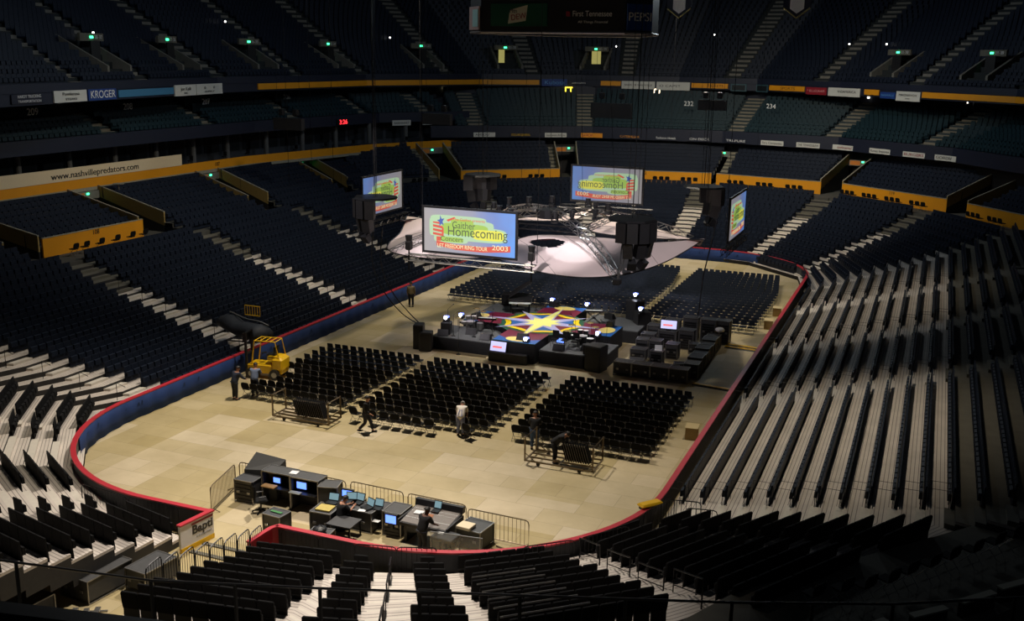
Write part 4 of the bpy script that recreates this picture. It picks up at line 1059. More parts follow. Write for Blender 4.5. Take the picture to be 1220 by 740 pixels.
for k in range(8):
    a = k*PI/4; rr = 3.9 if k in (2, 6) else 1.25
    tip = (rr*math.cos(a), rr*math.sin(a)); l_ = (.7*math.cos(a+.45), .7*math.sin(a+.45)); r_ = (.7*math.cos(a-.45), .7*math.sin(a-.45))
    flat([(0, 0), r_, tip, l_], 6, 9+.1*k)
m.build('painted_top', [SB, SM, SG, SY, SL, SCR, SO_], st)
# lower corner decks with gear
for nm, x0, x1, y0, y1 in (('near left', -5.6, -1.75, -4.7, -1.9), ('near right', 1.35, 5.2, -4.9, -1.9), ('far right', 1.6, 5.4, 1.5, 4.6), ('far left', -5.4, -1.8, 1.5, 4.6)):
    t = thing('stage_deck', 'low grey carpeted deck in the %s corner of the stage' % nm, 'stage deck', ((x0+x1)/2, (y0+y1)/2, 0), 0, 'grey decks in the stage corners')
    m = MB(); m.box((0, 0, .37), (x1-x0, y1-y0, .74)); m.build('skirt', BLK2, t); m = MB(); m.box((0, 0, .77), (x1-x0, y1-y0, .06)); m.build('carpet', GREYC, t)
# floor monitors / speakers / lamps
def speaker(loc, d, rz, label, group=None):
    t = thing('loudspeaker', label, 'loudspeaker', loc, rz, group)
    m = MB(); m.rbox((0, 0, d[2]/2), d, .04); m.build('cabinet', BLACK, t)
    m = MB(); m.box((0, -d[1]/2-.01, d[2]/2), (d[0]*.86, .02, d[2]*.86)); m.build('grille', DARKM, t); return t
g = 'black loudspeakers round the stage'
speaker((-5.75, -5.15, 0), (.75, .75, 1.15), .3, 'black subwoofer at the near left foot of the stage', g)
speaker((-6.35, -4.9, 0), (.6, .8, 1.5), .3, 'taller black loudspeaker at the far left of the stage foot', g)
speaker((-5.0, -3.9, .8), (.6, .6, .75), .2, 'black loudspeaker carrying a white lamp on the near left deck', g)
speaker((4.75, -4.8, 0), (1.0, .9, 1.5), -.2, 'large black loudspeaker at the near right corner of the stage', g)
speaker((4.2, -4.5, .8), (.5, .5, .6), -.2, 'small black loudspeaker on the near right deck edge', g)
speaker((4.4, 4.4, .8), (.9, .8, 1.3), 2.6, 'black loudspeaker stack at the far right deck', g)
speaker((5.1, 3.6, 0), (.9, .9, 1.6), 2.2, 'tall black loudspeaker right of the far right deck', g)
speaker((-4.6, 4.6, .8), (.6, .6, .8), .2, 'black loudspeaker on the far left deck', g)
LWH = mat('lamp_white', (1, 1, 1), .4, emit=(.82, .85, 1.), es=14)
LBL = mat('lamp_blue', (.1, .1, .8), .4, emit=(.15, .22, 1.), es=3)
for n, (x, y, z, lab) in enumerate(((-5.0, -3.9, 1.55, 'on the near left loudspeaker'), (-4.9, -2.0, 1.3, 'behind the near left one, beside the keyboards'), (-1.35, 4.7, 1.2, 'at the far left of the stage beyond the piano'), (1.15, 4.5, 1.2, 'at the far end of the stage cross'), (4.3, 4.8, 2.1, 'on the far right speaker stack'), (5.1, 3.2, 1.6, 'beside the tall speaker at right'), (4.0, -2.2, 1.2, 'on the near right deck beside the drums'), (.6, -5.0, 1.15, 'at the near tip of the stage cross'))):
    t = thing('stage_light', 'small bright blue-white stage light '+lab, 'stage light', (x, y, z), 0, 'bright stage lights round the stage')
    m = MB(); m.rbox((0, 0, .14), (.34, .34, .28), .04); m.build('body', BLACK, t); m = MB(); m.ball((0, -.14, .26), .11, 8); m.build('lens', LWH, t)
    m = MB(); m.cyl((0, 0, .28), .17, .05, 12); m.build('glow_ring', LBL, t)
def monitor(loc, rz, w_, h, label, tilt=-.15, small=False):
    t = thing('monitor', label, 'monitor', loc, rz)
    m = MB(); T = Matrix.Rotation(tilt, 4, 'X'); m.box((0, .05, h/2), (w_+.1, .09, h+.1), T=T); m.build('case', BLACK, t)
    m = MB(); m.box((0, 0, h/2), (w_, .02, h), T=T); s = m.build('picture', mat('monitor_blue' if small else 'monitor_picture', (.1, .1, .2), .4, emit=(.12, .25, 1.) if small else (.6, .6, .98), es=2.2 if small else 1.1), t)
    if not small:
        m = MB(); m.box((-.05*w_, -.015, h*.42), (w_*.6, .01, h*.22), T=T); m.build('red_band', mat('monitor_red', (.3, .05, .05), .4, emit=(1, .25, .25), es=.9), s)
    m = MB(); m.box((0, .1, -.1), (w_*.3, .1, .3)); m.build('stand', BLACK, t); return t
monitor((-.95, -5.55, .62), 0, .95, .55, 'bright monitor facing the camera at the near tip of the stage', -.35)
speaker((-.3, -5.5, 0), (2.4, .35, .6), 0, 'low black box below the monitor at the near stage tip', g)
monitor((2.1, -3.4, .95), 0, .42, .25, 'small blue-lit screen on the near right deck', -.3, True)
monitor((7.35, 1.35, 1.25), .1, .95, .5, 'bright monitor among the equipment racks right of the stage', -.2)
# musicians' chairs on the near right deck
for n in range(3):
    t = thing('deck_chair', 'black chair on the near right grey deck, %s from the left' % ORD[n+1], 'chair', (1.9+n*.62, -3.85, .8), PI, 'black chairs on the near right deck')
    m = MB(); m.rbox((0, -.05, .45), (.42, .4, .06), .02); m.build('seat', SEATB, t); m = MB(); m.rbox((0, -.25, .75), (.4, .05, .35), .02); m.build('backrest', SEATB, t)
    m = MB(); [m.tube([(x, y, .43), (x*1.1, y*1.15, 0)], .014, 4) for x, y in ((.18, .15), (-.18, .15), (.18, -.22), (-.18, -.22))]; m.build('legs', STEEL, t)
# grand piano beyond the left arm
t = thing('grand_piano', 'black grand piano at the far left of the stage, lid raised', 'piano', (-3.1, 3.4, .8), .3)
pp = [(-.75, -.75), (.75, -.75), (.75, .2), (.55, .7), (.1, 1.1), (-.4, 1.2), (-.75, .9)]
m = MB(); m.prism(pp, .62, .95); m.build('case', BLACK, t)
m = MB(); m.loft([[Vector((x, y, .97+(x+.75)*.7)) for x, y in pp], [Vector((x, y, 1.0+(x+.75)*.7)) for x, y in pp]]); m.build('lid', BLACK, t)
m = MB(); m.box((0, -.85, .7), (1.4, .22, .08)); m.build('keyboard', WHITE, t)
for x, y in ((-.6, -.6), (.6, -.6), (-.3, .9)): m = MB(); m.tube([(x, y, .62), (x, y, 0)], .05, 6); m.build('leg', BLACK, t)
t = thing('piano_bench', 'dark bench in front of the black grand piano', 'bench', (-2.8, 2.15, .8), .3)
m = MB(); m.rbox((0, 0, .45), (.8, .35, .1), .03); m.build('seat', DARKM, t); m = MB(); [m.tube([(x, y, .42), (x, y, 0)], .025, 4) for x, y in ((.33, .12), (-.33, .12), (.33, -.12), (-.33, -.12))]; m.build('legs', DARKM, t)
# drum kits
GOLD = mat('cymbal_gold', srgb(235, 215, 150), .25, .8)
def drums(x, y, z, rz, label, shell):
    t = thing('drum_kit', label, 'drum kit', (x, y, z), rz)
    for nm, a, b_, c, r, h in (('bass_drum', 0, .3, .05, .3, .45), ('floor_tom', .6, -.1, .1, .22, .4), ('snare_drum', -.4, -.15, .45, .18, .15), ('rack_tom', -.15, .3, .62, .16, .22), ('rack_tom', .2, .3, .62, .16, .22)):
        m = MB(); m.cyl((a, b_, c), r, h, 14); d = m.build(nm, shell, t); m = MB(); m.cyl((a, b_, c+h), r*.97, .01, 14); m.build('drum_head', WHITE, d)
    for a, b_, c in ((-.7, .35, 1.05), (.75, .35, 1.1), (-.75, -.3, .85), (.35, .6, 1.25)):
        m = MB(); m.cyl((a, b_, c), .22, .02, 14, .04); d = m.build('cymbal', GOLD, t); m = MB(); m.tube([(a, b_, c), (a, b_, 0)], .015, 4); m.build('stand', STEEL, d)
    m = MB(); m.cyl((0, -.5, .45), .17, .08, 12); m.cyl((0, -.5, 0), .03, .45, 6); m.build('stool', BLACK, t)
drums(3.2, -2.9, .8, 0, 'drum kit with gold cymbals on the near right deck', DARKM)
drums(-4.0, -2.6, .8, .4, 'drum and percussion kit on the near left deck', STEEL)
# keyboards, stands and assorted gear on decks
def keyboard(x, y, z, rz, label):
    t = thing('keyboard', label, 'keyboard', (x, y, z), rz, 'electric keyboards on stage')
    m = MB(); m.rbox((0, 0, .8), (1.2, .34, .1), .02); m.build('body', DARKM, t); m = MB(); m.box((0, -.06, .86), (1.05, .16, .02)); m.build('keys', WHITE, t)
    m = MB()
    for y_ in (-.14, .14): m.tube([(-.45, y_, .75), (.45, y_, 0)], .018, 4); m.tube([(.45, y_, .75), (-.45, y_, 0)], .018, 4)
    m.build('stand', DARKM, t)
keyboard(-3.0, -2.35, .8, .2, 'keyboard on a cross stand near the left arm of the stage'); keyboard(-4.9, -1.0, .1, 1.2, 'keyboard standing at the left edge of the stage'); keyboard(2.3, 2.3, .8, .3, 'keyboard on the far right deck')
for n, (x, y, z) in enumerate(((-4.4, -4.2, .8), (-3.2, -3.9, .8), (-2.3, -3.2, .8), (2.6, -2.2, .8), (4.6, -2.4, .8), (1.9, 3.6, .8), (3.1, 3.0, .8), (-2.2, 3.9, .8), (-5.3, -3.1, .8), (-3.6, -5.2, 0), (1.0, 5.4, 0))):
    t = thing('microphone_stand', 'thin microphone stand on the stage, %s of eleven' % ORD[n+1], 'microphone stand', (x, y, z), n*.9, 'microphone stands on the stage')
    m = MB(); m.cyl((0, 0, 0), .14, .03, 10); m.tube([(0, 0, 0), (0, 0, 1.3), (.35, 0, 1.55)], .013, 4); m.build('stand', DARKM, t); m = MB(); m.ball((.38, 0, 1.57), .035, 6); m.build('microphone', DARKM, t)
for n, (x, y, z, rz) in enumerate(((-3.6, -3.4, .8, .2), (-2.3, -4.2, .8, 0), (-5.0, -4.4, .8, .3), (.2, -4.6, 1.2, 0), (3.9, -3.9, .8, -.2), (-4.2, -1.2, 1.2, 1.4), (3.9, .6, 1.2, -1.5), (-.9, 3.9, 1.2, 3), (2.4, -4.5, .8, 0), (2.9, 3.9, .8, 2.8))):
    t = thing('floor_wedge', 'black wedge monitor speaker lying on the stage, %s of ten' % ORD[n+1], 'wedge speaker', (x, y, z), rz, 'wedge speakers on the stage')
    m = MB(); m.loft([[Vector((q, -.25, 0)), Vector((q, .22, 0)), Vector((q, .22, .34)), Vector((q, .02, .36))] for q in (-.32, .32)]); m.build('cabinet', BLACK, t)
    m = MB(); m.hexa([(-.28, -.22, .05), (.28, -.22, .05), (.28, -.01, .335), (-.28, -.01, .335), (-.28, -.24, .07), (.28, -.24, .07), (.28, -.03, .36), (-.28, -.03, .36)]); m.build('grille', DARKM, t)
# ---------------------------------------------------------------- road cases
CASE = mat('case_black', (.045, .045, .05), .5, noise=.4, nscale=3); EDGE = mat('case_edge', (.30, .29, .28), .35, .8, noise=.2); LIDG = mat('case_lid', (.05, .05, .052), .6, noise=.3)
def road_case(loc, d, rz, label, group=None, lid=None, inside=None, rack=False):
    t = thing('road_case', label, 'case', loc, rz, group); x, y, z = d
    m = MB(); m.box((0, 0, z/2+.05), (x-.03, y-.03, z-.1)); m.build('body', lid or CASE, t)
    m = MB(); e = .035
    for sx in (-1, 1):
        for sy_ in (-1, 1): m.box((sx*x/2, sy_*y/2, z/2), (e, e, z))
        for zz in (.03, z): m.box((sx*x/2, 0, zz), (e, y, e))
    for sy_ in (-1, 1):
        for zz in (.03, z): m.box((0, sy_*y/2, zz), (x, e, e))
    m.build('metal_edges', EDGE, t)
    m = MB(); 
    for sx in (-1, 1): m.rbox((sx*x*.28, -y/2-.02, z*.5), (.14, .03, .1), .01)
    m.build('handles', EDGE, t)
    if rack:
        m = MB(); [m.box((0, -y/2-.005, .14+k*.15), (x*.8, .02, .1)) for k in range(int((z-.2)/.15))]; m.build('rack_units', DARKM, t)
    return t
G = 'grey-edged road cases right of the stage'
for n in range(4): road_case((6.4+n*1.05, -4.85, 0), (1.0, .72, .78), 0, 'road case in the front row right of the stage, %s from the left' % ORD[n+1], G)
for n in range(7): road_case((10.0-n*.02, -3.7+n*1.02, 0), (.8, .95, .85+.1*(n % 2)), 0, 'road case in the right-hand column by the aisle, %s from the camera' % ORD[n+1], G, LIDG)
for n, (x, y, d, r) in enumerate(((6.5, -3.9, (1.0, .7, .5), 0), (7.6, -3.7, (.9, .7, .45), .1), (8.7, -3.8, (1.0, .7, .5), 0), (6.6, -2.9, (.8, .6, .4), .2), (7.7, -2.6, (.7, .6, .95), 0), (6.4, -1.7, (.9, .7, .7), 0), (6.3, -.6, (.7, .7, 1.0), .1), (7.2, -.9, (.7, .7, 1.1), 0), (8.1, -.5, (.7, .7, .9), 0),
    (6.3, .8, (.8, .7, 1.0), 0), (7.3, 1.6, (1.1, .7, 1.1), 0), (6.3, 2.2, (.8, .7, 1.2), 0), (8.4, 1.9, (.9, .7, 1.2), 0), (9.3, 3.9, (.9, .7, 1.5), 0), (8.2, 3.9, (.9, .7, 1.5), 0), (7.1, 3.6, (.9, .7, 1.3), 0), (10.2, 4.0, (.8, .7, 1.5), 0), (9.1, -3.0, (.6, .5, .5), .3), (9.0, 1.1, (.6, .6, .6), .2))):
    road_case((x, y, 0), d, r, 'equipment rack case among the gear right of the stage, %s of nineteen from the camera' % ORD[n+1] if n < 25 else '', 'equipment rack cases right of the stage', None, rack=True)
t = thing('laptop', 'pale laptop lying open on a case right of the stage', 'laptop', (7.75, -2.6, .98), .2)
m = MB(); m.box((0, 0, 0), (.42, .3, .03)); m.build('base', WHITE, t); m = MB(); m.box((0, .15, .13), (.42, .02, .26)); m.build('lid', WHITE, t)
t = thing('white_bundle', 'white cloth bundle on the last case at the end of the yellow ramps', 'bundle', (10.15, 3.0, 1.0)); m = MB(); m.ball((0, 0, .1), .3, 8, .5); m.build('cloth', WHITE, t)
for n, (x0, y0, x1, y1) in enumerate(((10.35, -5.0, 12.75, -5.3), (10.5, 3.2, 12.8, 3.0), (10.5, 3.75, 12.8, 3.5))):
    c = Vector((x1-x0, y1-y0)); a = math.atan2(c.y, c.x); t = thing('cable_ramp', ['yellow cable ramp nearest the camera by the front road cases', 'nearer one of the two yellow cable ramps beyond', 'farther one of the two yellow cable ramps beyond'][n], 'cable ramp', ((x0+x1)/2, (y0+y1)/2, 0), a, 'yellow cable ramps')
    m = MB(); L = c.length; m.loft([[Vector((q, -.25, 0)), Vector((q, .25, 0)), Vector((q, .1, .07)), Vector((q, -.1, .07))] for q in (-L/2, L/2)]); m.build('base', BLACK, t); m = MB(); m.box((0, 0, .075), (L, .22, .03)); m.build('lid', YELP, t)
for n, (x, y) in enumerate(((12.1, -13.1), (12.2, 9.0), (12.2, 12.8))):
    t = thing('cardboard_box', 'pale box on the floor against the right boards, %s' % ['nearest the camera', 'middle of three', 'farthest'][n], 'box', (x, y, 0), .1, 'pale boxes along the right boards')
    m = MB(); m.box((0, 0, .28), (.55, .7, .56)); m.build('body', mat('carton', srgb(170, 145, 100), .8, noise=.1), t); m = MB(); m.box((0, 0, .575), (.6, .75, .03)); m.build('lid', mat('carton_light', srgb(205, 185, 140), .8), t)
# ---------------------------------------------------------------- crowd barriers
def barrier(a, b_, label, group, h=1.1, nb=None, z=0, m_=None):
    a, b_ = Vector(a), Vector(b_); d = b_-a; L = d.length; t = thing('crowd_barrier', label, 'barrier', (a.x, a.y, z), math.atan2(d.y, d.x), group); mm = m_ or BRONZE
    m = MB(); r = .14; m.tube([(0, 0, .12), (0, 0, h-r), (.04, 0, h-.04), (r, 0, h), (L-r, 0, h), (L-.04, 0, h-.04), (L, 0, h-r), (L, 0, .12), (0, 0, .12)], .022, 5); m.build('frame', mm, t)
    nb = nb or int(L/.16); m = MB(); [m.tube([(L*k/nb, 0, .13), (L*k/nb, 0, h)], .010, 4) for k in range(1, nb)]; m.build('bars', mm, t)
    for q in (.15, L-.15): m = MB(); m.tube([(q, 0, .13), (q, -.28, .02)], .02, 4); m.tube([(q, 0, .13), (q, .28, .02)], .02, 4); m.build('foot', mm, t)
    return t
gb = 'crowd barriers round the mixing area'
for n, (x0, x1, y) in enumerate(((-3.45, -1.05, -26.35), (-.9, 1.47, -26.2), (1.64, 3.98, -26.2), (4.19, 6.64, -26.3), (6.82, 9.24, -26.6))): barrier((x0, y), (x1, y-.08), 'metal crowd barrier behind the mixing area, %s from the left' % ORD[n+1], gb)
barrier((-3.48, -26.6), (-2.93, -28.85), 'crowd barrier standing at an angle left of the mixing area', gb, nb=24)
gb = 'dark barriers behind the near rink boards'
xs = [(1.75, -31.0), (3.2, -30.95), (4.6, -30.9), (6.0, -30.55), (7.25, -30.05)]
for n, (p, q) in enumerate(zip(xs[:-1], xs[1:])): barrier(p, q, 'dark rail panel behind the near boards, %s from the left' % ORD[n+1], gb, 1.2, m_=DARKM)
gb = 'dark barriers beside the tunnel'
xs = [(.95, -31.3), (1.15, -32.4), (1.3, -33.6), (1.45, -34.8), (1.6, -36.0), (1.75, -37.2), (1.9, -38.4)]
for n in range(8):
    p, q = P2(23, n-.9), P2(23, n+.02); barrier((p.x-.3, p.y), (q.x-.3, q.y), 'dark rail panel beside the near tunnel, %s from the arena floor' % ORD[n+1], gb, 1.15, z=zrow(n)-.1, nb=6, m_=DARKM)
gb = 'dark barriers on the near right edge'
for n, (p, q) in enumerate((((9.9, -28.9), (11.3, -27.7)), ((11.45, -27.5), (12.7, -25.9)), ((12.9, -24.6), (13.6, -22.9)), ((13.2, -23.2), (14.6, -22.9)), ((14.2, -23.6), (15.3, -23.4)))): barrier(p, q, 'dark barrier behind the near right boards, %s from the camera' % ORD[n+1], gb, 1.25, m_=DARKM)
gb = 'dark barriers on the near left edge'
for n, (p, q) in enumerate((((-7.4, -30.75), (-5.0, -31.0)), ((-4.9, -31.0), (-2.7, -30.95)))): barrier(p, q, 'dark barrier leaning behind the near left boards, %s' % ['left one', 'right one'][n], gb, 1.2, m_=DARKM)
barrier((-12.7, -18.4), (-12.98, -16.6), 'dark barrier by the left end stairs', None, 1.0, m_=DARKM) if False else None
# ---------------------------------------------------------------- sponsor panel of the opened boards
t = thing('sponsor_panel', 'white board panel with black lettering and yellow kick strip at the tunnel mouth', 'board panel', (-1.72, -31.2, 0), PI/2-.14)
m = MB(); m.box((0, 0, .6), (1.55, .1, .86)); m.build('panel', WHITE, t); m = MB(); m.box((0, -.02, .09), (1.55, .1, .17)); m.build('kick_strip', YELP, t); m = MB(); m.box((0, 0, 1.06), (1.6, .2, .06)); m.build('cap', REDCAP, t)
m = MB(); m.box((.25, -.056, .91), (1.0, .01, .07)); m.build('red_line', REDS, t)
text('lettering', 'Bapti', .44, BLACK, t, (.24, -.06, .66), (PI/2, 0, 0), .004, .95, bold=.012); text('small_lettering', 'Hospital', .12, mat('letter_grey', (.3, .3, .3), .6), t, (.3, -.06, .38), (PI/2, 0, 0), .004, .7)
t = thing('floor_track', 'pair of grey rails set in the floor at the tunnel mouth', 'rail', (-.6, -31.0, 0))
for y in (0, -.7): m = MB(); m.box((0, y, .02), (2.0, .18, .04)); m.build('rail', CONC, t)
t = thing('floor_mat', 'dark grey mat on the floor inside the tunnel corner of the boards', 'mat', (2.0, -29.6, .0)); m = MB(); m.prism([(-.6, -.8), (1.3, -.5), (1.6, .55), (-.2, .9)], .001, .012); m.build('sheet', mat('mat_grey', (.07, .07, .06), .9), t)
# ---------------------------------------------------------------- mixing position on the near floor
WOOD = mat('desk_wood', srgb(190, 150, 100), .6, noise=.2)
def desk(x0, x1, y, label):
    w_ = x1-x0; t = thing('control_desk', label, 'desk', ((x0+x1)/2, y, 0), 0, 'tall case desks with a shelf and screens')
    m = MB(); m.box((0, .3, .65), (w_, .08, 1.3)); m.box((-w_/2+.03, 0, .65), (.06, .62, 1.3)); m.box((w_/2-.03, 0, .65), (.06, .62, 1.3)); m.build('cabinet', CASE, t)
    m = MB(); m.box((0, .02, 1.32), (w_, .66, .05)); m.build('top', LIDG, t)
    m = MB()
    for yy in (-.31, .35): m.box((0, yy, 1.34), (w_+.02, .03, .04))
    for xx in (-w_/2, w_/2): m.box((xx, .02, 1.34), (.03, .68, .04)); m.box((xx, -.31, .66), (.035, .035, 1.32))
    m.build('metal_edges', EDGE, t)
    m = MB(); m.box((0, -.1, .74), (w_-.12, .7, .04)); m.build('shelf', BLACK, t); return t
desk(-1.75, -.45, -26.9, 'left black control desk with a lit screen in the mixing area'); desk(-.4, .85, -26.95, 'right black control desk with a bright blue screen in the mixing area')
monitor((-1.2, -27.0, .85), 0, .3, .2, 'small blue screen in the left control desk', 0, True); monitor((.0, -27.1, .85), 0, .42, .26, 'brighter blue screen in the right control desk', 0, True)
def slab(name, label, cat, loc, d, rz, m_, extra=None):
    t = thing(name, label, cat, loc, rz); m = MB(); m.rbox((0, 0, d[2]/2), d, .015); m.build('body', m_, t); return t
slab('paper_tray', 'wooden tray on the shelf of the left control desk', 'tray', (-1.35, -27.3, .77), (.6, .3, .06), 0, WOOD)
slab('paper_sheet', 'white sheets lying on top of the control desks', 'paper', (-.45, -26.9, 1.36), (.32, .3, .02), .1, WT)
slab('keyboard', 'pale computer keyboard on the shelf of the right control desk', 'keyboard', (-.1, -27.4, .77), (.5, .22, .04), 0, mat('keys_grey', (.35, .37, .33), .6))
road_case((-2.35, -27.2, 0), (.85, .8, .95), 0, 'road case at the left end of the control desks', 'road cases in the mixing area', rack=True)
t = thing('grey_cover', 'dark grey sloping cover over gear at the far left of the mixing area', 'cover', (-2.2, -26.5, 0)); m = MB(); m.loft([[Vector(p) for p in ((-.6, -.4, 0), (.9, -.4, 0), (.9, .3, 0), (-.6, .3, 0))], [Vector(p) for p in ((-.6, -.4, 1.1), (.8, -.35, 1.25), (.9, .3, 1.5), (-.5, .3, 1.6))]]); m.build('cloth', mat('cover_grey', (.06, .06, .06), .9), t)
road_case((1.25, -27.05, 0), (.75, .7, 1.25), .25, 'tall case with a slanted top right of the control desks', 'road cases in the mixing area', LIDG)
t = thing('office_chair', 'black swivel office chair standing on the open floor by the control desks', 'chair', (-1.3, -27.95, 0), 2.4)
m = MB(); m.rbox((0, 0, .5), (.5, .48, .1), .04); m.build('seat', SEATB, t); m = MB(); m.rbox((0, .27, .88), (.46, .08, .6), .04, T=None); m.build('backrest', SEATB, t)
m = MB(); m.cyl((0, 0, .1), .035, .36, 8); [m.tube([(0, 0, .12), (.32*math.cos(a), .32*math.sin(a), .06)], .025, 4) for a in [k*2*PI/5 for k in range(5)]]; m.build('star_base', DARKM, t)
for k in range(5): m = MB(); m.ball((.32*math.cos(k*2*PI/5), .32*math.sin(k*2*PI/5), .035), .035, 6); m.build('caster', BLACK, t)
for s_ in (-.27, .27): m = MB(); m.tube([(s_, .1, .55), (s_, .1, .72), (s_, -.15, .72)], .02, 4); m.build('armrest', BLACK, t)
t = road_case((.3, -29.2, 0), (.8, .62, .8), -.1, 'road case with a green strip on its lid behind the near boards', 'road cases in the mixing area'); m = MB(); m.box((0, 0, .83), (.5, .12, .02)); m.build('green_strip', mat('strip_green', srgb(60, 130, 70), .6), t)
t = road_case((2.2, -26.9, 0), (.7, .6, .7), 0, 'case carrying a bright small screen at the rear barrier', 'road cases in the mixing area'); monitor((2.0, -27.05, .85), .05, .42, .26, 'bright white-blue screen on the case at the rear barrier', 0, True)
# open cases with consoles left
t = road_case((1.75, -28.2, 0), (.85, .8, .8), .05, 'open road case with yellow papers and a pale blue screen lid', 'road cases in the mixing area'); m = MB(); m.box((0, 0, .84), (.6, .5, .05)); m.build('papers', mat('yellow_papers', srgb(190, 170, 90), .7, noise=.3, nscale=8), t)
def lapt(x, y, z, rz, label, w_=.42, col=(.35, .55, .62)):
    t = thing('laptop', label, 'laptop', (x, y, z), rz, 'open computers in the mixing area')
    m = MB(); m.box((0, 0, .02), (w_, .3, .03)); m.build('base', DARKM, t)
    T = Matrix.Translation((0, .16, .03)) @ Matrix.Rotation(-.35, 4, 'X'); m = MB(); m.box((0, 0, .15), (w_, .02, .3), T=T); m.build('lid', DARKM, t)
    m = MB(); m.box((0, -.013, .15), (w_*.88, .006, .24), T=T); m.build('display', mat('display_teal', (.05, .1, .12), .3, emit=col, es=.5), t)
lapt(1.75, -27.75, .85, .1, 'open computer with pale screen on the leftmost open case'); lapt(2.6, -27.35, .85, -.1, 'open computer at the rear of the laptop table'); lapt(3.15, -27.6, .85, -.4, 'larger open screen right of the seated technician'); lapt(2.35, -27.4, .85, .3, 'teal screen beside the seated technician')
road_case((2.75, -27.5, 0), (1.6, .8, .82), -.05, 'long case used as a computer table in the mixing area', 'road cases in the mixing area')
t = thing('work_table', 'low black table in front of the computer case', 'table', (2.75, -28.55, 0), .0); m = MB(); m.box((0, 0, .62), (1.0, .85, .05)); m.build('tabletop', CASE, t)
for x, y in ((.45, .38), (-.45, .38), (.45, -.38), (-.45, -.38)): m = MB(); m.box((x, y, .3), (.05, .05, .6)); m.build('leg', DARKM, t)
slab('paper_sheet', 'small white sheet on the computer case beside the screens', 'paper', (3.1, -27.85, .84), (.28, .2, .015), .2, WT)
road_case((2.4, -29.6, 0), (.8, .75, .6), .1, 'silver-edged case with a black bag on it behind the near boards', 'road cases in the mixing area')
t = thing('black_bag', 'black bag lying on the silver-edged case behind the boards', 'bag', (2.4, -29.6, .63)); m = MB(); m.ball((0, 0, .1), .26, 10, .45); m.build('body', BLACK, t); m = MB(); m.tube([(-.15, 0, .18), (0, 0, .3), (.15, 0, .18)], .015, 4); m.build('handle', BLACK, t)
slab('case_lid', 'dark open case lid lying left of the black bag', 'case lid', (1.5, -29.3, 0), (1.1, .8, .2), .2, CASE)
# mid racks
road_case((3.55, -27.1, 0), (.75, .7, .8), .0, 'left one of the two black racks beside the big console', 'road cases in the mixing area', rack=True); road_case((4.3, -27.35, 0), (.75, .9, .95), .0, 'right one of the two black racks beside the big console', 'road cases in the mixing area', LIDG, rack=True)
lapt(3.5, -27.45, .82, 0, 'open computer on the left rack beside the big console', .36, (.3, .45, .8)); monitor((4.35, -27.95, .62), 0, .42, .3, 'bright teal screen on the front of the right rack', 0, True)
slab('paper_sheet', 'white card on the pull-out shelf of the left rack', 'paper', (3.6, -27.8, .5), (.4, .2, .02), 0, WT)
for n, (x, y) in enumerate(((3.1, -29.3), (4.0, -29.35))):
    t = thing('tool_case', ['left', 'right'][n]+' low dark equipment case on the floor by the near boards', 'case', (x, y, 0), .1+n*.2, 'low cases by the near boards'); m = MB(); m.rbox((0, 0, .14), (.75, .45, .28), .04); m.build('body', BLACK, t); m = MB(); m.rbox((.1, 0, .31), (.4, .3, .08), .02); m.build('contents', PADG, t)
# the big mixing console
t = thing('mixing_console', 'large grey mixing console with a raised black meter bridge', 'mixing console', (5.75, -27.4, 0), -.03)
m = MB(); m.hexa([(-.95, -.75, .72), (.95, -.75, .72), (.95, .55, .72), (-.95, .55, .72), (-.95, -.75, .84), (.95, -.75, .84), (.95, .55, 1.0), (-.95, .55, 1.0)]); m.build('chassis', DARKM, t)
m = MB(); m.hexa([(-.9, -.7, .85), (.9, -.7, .85), (.9, .5, 1.0), (-.9, .5, 1.0), (-.9, -.7, .862), (.9, -.7, .862), (.9, .5, 1.012), (-.9, .5, 1.012)])
m.build('control_surface', mat('console_surface', (.12, .10, .09), .5, noise=.6, nscale=22), t)
m = MB(); 
for k in range(28): m.box((-.86+k*.064, -.35, .905), (.02, .06, .02)); m.box((-.86+k*.064, .1, .96), (.02, .03, .02)); m.box((-.86+k*.064, .3, .985), (.02, .03, .02))
m.build('faders', WT, t)
m = MB(); m.hexa([(-.98, .5, .98), (.98, .5, .98), (.98, .72, .98), (-.98, .72, .98), (-.98, .56, 1.22), (.98, .56, 1.22), (.98, .72, 1.22), (-.98, .72, 1.22)]); m.build('meter_bridge', BLACK, t)
for s_ in (-1, 1): m = MB(); m.box((s_*.98, -.1, .82), (.06, 1.3, .22)); m.build('side_cheek', BLACK, t)
for s_ in (-.8, .8): m = MB(); m.box((s_, -.1, .36), (.1, .9, .72)); m.build('leg', DARKM, t)
slab('paper_sheet', 'white sheet on the left part of the big console', 'paper', (5.2, -27.35, .96), (.34, .28, .015), .1, WT)
slab('paper_sheet', 'brown sheet in the middle of the big console', 'paper', (5.65, -27.45, .95), (.34, .28, .012), .2, mat('brown_sheet', srgb(150, 95, 60), .7))
lapt(5.75, -27.1, 1.0, 0, 'small open computer under the meter bridge of the big console', .3)
road_case((7.35, -27.15, 0), (1.0, 1.0, .78), -.12, 'large grey case right of the big console', 'road cases in the mixing area', mat('case_grey', (.06, .065, .07), .6, noise=.2))
slab('paper_box', 'cream flat box on the grey case right of the console', 'box', (7.15, -27.5, .8), (.55, .5, .12), -.1, mat('cream_box', srgb(225, 210, 180), .7))
t = thing('side_console', 'dark folding table with gear beside the standing technician', 'table', (6.75, -28.35, 0), -.1); m = MB(); m.rbox((0, 0, .74), (.9, .7, .14), .03); m.build('tabletop', BLACK, t); m = MB(); [m.box((x, y, .34), (.05, .05, .68)) for x, y in ((.4, .3), (-.4, .3), (.4, -.3), (-.4, -.3))]; m.build('legs', DARKM, t)
